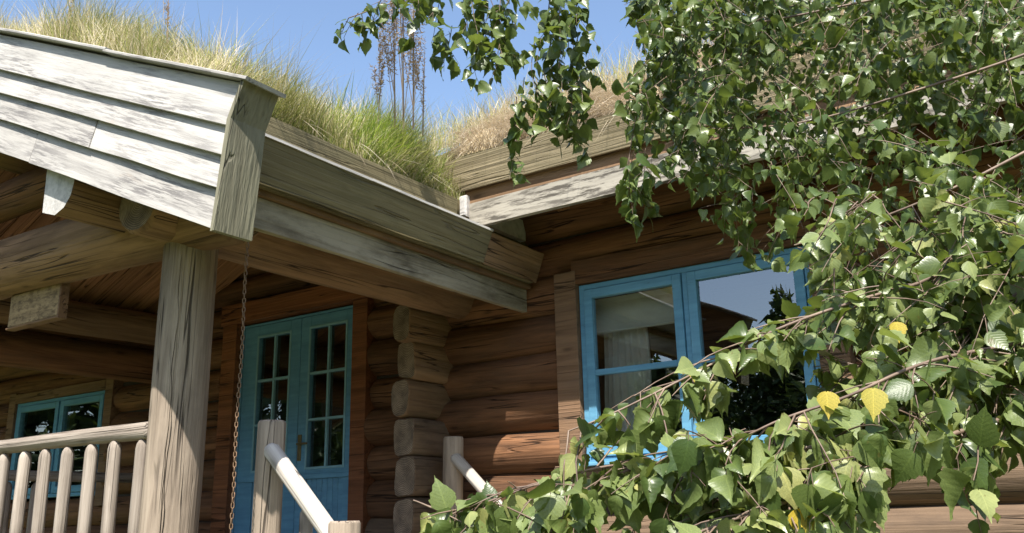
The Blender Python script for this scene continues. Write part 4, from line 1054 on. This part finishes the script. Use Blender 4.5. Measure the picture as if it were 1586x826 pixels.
# sprays against the sky at the upper left
for (x, y, d, L_, dx_, dz_) in ((900, -40, 3.3, .50, -.1, -1), (870, -30, 3.3, .42, -.15, -1), (845, -40, 3.35, .5, -.2, -1), (830, 60, 3.3, .34, -.35, -.8), (855, 70, 3.3, .36, -.2, -1), (880, 60, 3.25, .3, .1, -1), (800, -20, 3.3, .3, -.2, -1),
                                  (775, -30, 3.35, .34, -.1, -1), (740, -30, 3.3, .26, -.3, -.8), (710, -20, 3.3, .36, 0, -1), (690, -20, 3.3, .22, -.4, -.6), (660, -20, 3.3, .2, -.4, -.5),
                                  (620, -10, 3.3, .14, -.6, -.5), (590, 0, 3.3, .14, -.7, -.4), (555, 20, 3.3, .1, -.6, -.5), (560, 20, 3.3, .12, -.2, -.8), (540, 28, 3.3, .08, -.8, -.4),
                                  (800, 150, 3.2, .3, -.15, -1), (812, 120, 3.2, .24, -.3, -.9), (842, 110, 3.2, .22, .1, -1), (650, -30, 3.3, .18, .1, -1), (675, -30, 3.3, .2, .2, -1), (885, 120, 3.2, .2, .2, -1), (730, 0, 3.3, .2, .3, -1), (760, 0, 3.3, .2, .3, -1), (700, 40, 3.3, .2, .05, -1), (985, 180, 2.9, .36, -.1, -1), (975, 240, 2.8, .2, .05, -1), (1000, 230, 2.85, .22, -.2, -1)):
    kind, pts, tb = limb_pts[7]
    twig(tb, at(x, y, d), V3(dx_ + random.gauss(0, .12), random.gauss(0, .2), dz_), L_, 0.6, 0.021, 0.05, 0.0016, 0.04, 0.22)
names = ['branch'] * len(limb_pts)
for kind, pts, tb in limb_pts: tb.build('branch', M['twig'], tree)
for tb in ub: tb.build('twigs', M['twig'], tree)['kind'] = 'stuff'
# trunk and limbs outside the frame that carry the branches
lb = Tubes(); tk = Tubes(); tk.add(smooth_path([V3(2.3, 2.2, GZ - 0.1), V3(2.28, 2.25, 0.3), V3(2.35, 2.2, 2.0), V3(2.25, 2.3, 4.2), V3(2.3, 2.3, 6.5)], 6), 0.15, 0.04, 12)
for li, zz in ((0, 1.0), (1, 0.5), (2, 0.8), (3, 0.3), (4, 0.7), (5, 2.3), (6, 1.9), (7, 2.9), (8, 1.5)):
    e = limb_pts[li][1][0]; s_ = V3(2.3, 2.22, zz); lb.add(smooth_path([s_, s_.lerp(e, .5) + V3(0, 0, .15), e], 6), 0.024, limbs[li][2], 7)
tk.build('trunk', M['birch_bark'], tree); lb.build('limb', M['twig'], tree)
# yellow leaves
for (x, y, d, sz) in ((1388, 500, 1.72, .036), (1280, 608, 1.55, .043), (1352, 603, 1.55, .05), (1240, 790, 1.5, .05), (1072, 572, 1.68, .024)):
    p = at(x, y, d); tip = (V3(random.uniform(-.2, .5), -0.1, -1)).normalized(); nrm = (-FWD + V3(0, 0, .5)); nrm = (nrm - tip * nrm.dot(tip)).normalized()
    leaves.append((p, (tip, nrm.cross(tip), nrm), sz, 0, random.random(), True, p))
# write leaves: the 300 that show largest become parts, the rest one mass
def score(l):
    x, y, z = to_px(l[0])
    if z < 0.3 or not (-20 < x < 1606 and -20 < y < 846): return -1
    return (10 if l[5] else 0) + l[2] / z
leaves = [l for l in leaves if l[0].dot(FWD) > 1.15 or l[5]]
order = sorted(range(len(leaves)), key=lambda i: -score(leaves[i]))
single = set(order[:296])
shape_me = {}
def set_uv(me, uv):
    for q, nm in enumerate(('lu', 'lv')):
        at_ = me.attributes.new(nm, 'FLOAT', 'POINT'); at_.data.foreach_set('value', np.ascontiguousarray(uv[:, q], dtype=np.float32))
for si, (vv, ff, uv) in enumerate(SHAPES):
    for yl in (False, True):
        me = mesh('leaf', [tuple(v) for v in vv], ff); me.materials.append(M['yellow' if yl else 'leaf']); me.polygons.foreach_set('use_smooth', [True] * len(ff)); set_uv(me, uv); shape_me[(si, yl)] = me
UU = []; VV = []; FF = []; RR = []; off = 0
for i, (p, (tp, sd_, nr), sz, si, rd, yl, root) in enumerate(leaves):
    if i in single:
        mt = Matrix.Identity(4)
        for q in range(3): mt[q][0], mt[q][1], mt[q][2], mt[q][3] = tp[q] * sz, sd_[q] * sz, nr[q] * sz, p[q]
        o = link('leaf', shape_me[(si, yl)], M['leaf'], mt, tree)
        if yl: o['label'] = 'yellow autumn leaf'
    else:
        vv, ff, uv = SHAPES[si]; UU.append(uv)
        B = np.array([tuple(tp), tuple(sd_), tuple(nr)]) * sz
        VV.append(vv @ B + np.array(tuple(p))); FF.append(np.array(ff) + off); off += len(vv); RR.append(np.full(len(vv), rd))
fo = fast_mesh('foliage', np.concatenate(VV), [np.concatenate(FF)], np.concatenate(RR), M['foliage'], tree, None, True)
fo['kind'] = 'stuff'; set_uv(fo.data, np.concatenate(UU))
# petioles of the near leaves
pt = Tubes()
for i in order[:296]:
    l = leaves[i]
    if (l[0] - l[6]).length > 0.003: pt.add([l[6], l[6].lerp(l[0], .6) + V3(0, 0, .001), l[0]], 0.0008, 0.0006, 3)
po = pt.build('leaf_stalks', M['twig'], tree); po['kind'] = 'stuff'
print('leaves', len(leaves))

# ------------------------------------------------------------------ wood behind the viewer (mirrored in the window panes), plus added side trees
n = 240000
cl = []
for i in range(130):
    x = random.uniform(-40, 10); y = random.uniform(-34, -24); h = random.uniform(5.0, 10.0) + (1.5 if x < -20 else 0)
    cl.append((x, y, h, random.uniform(2.0, 3.4)))
for i in range(44):  # added left-hand crowns: block sky light there, also mirrored in the door
    a_ = random.uniform(math.radians(168), math.radians(232)); r_ = random.uniform(19, 30)
    cl.append((-4 + r_ * math.cos(a_), 5 + r_ * math.sin(a_), random.uniform(9, 14), random.uniform(1.8, 3.0)))
for i in range(26):  # unseen right-hand crowns, added to cut the sky fill
    a_ = random.uniform(math.radians(-45), math.radians(10)); r_ = random.uniform(20, 30)
    cl.append((r_ * math.cos(a_), 3 + r_ * math.sin(a_), random.uniform(7, 11), random.uniform(1.8, 3.0)))
ci = rng.integers(0, len(cl), n); C = np.array(cl)[ci]
t = rng.uniform(0.02, 1, n) ; a = rng.uniform(0, 2 * np.pi, n); rr = C[:, 3] * np.sqrt(rng.uniform(0, 1, n)) * np.clip(1.25 * (1 - t) + 0.12, 0, 1)
P = np.stack([C[:, 0] + rr * np.cos(a), C[:, 1] + rr * np.sin(a), GZ + t * C[:, 2]], 1)
wd = blades('woodland', P, rng.uniform(0.2, 0.42, n), rng.uniform(0.2, 0.36, n), rng.normal(0, .4, (n, 3)), M['far_leaf'], None, None, rng.normal(0, .7, (n, 3)), 2)
tag(wd, 'dark wood across the garden mirrored in the window panes, with added side trees that dim the sky light', 'wood', None, 'stuff')
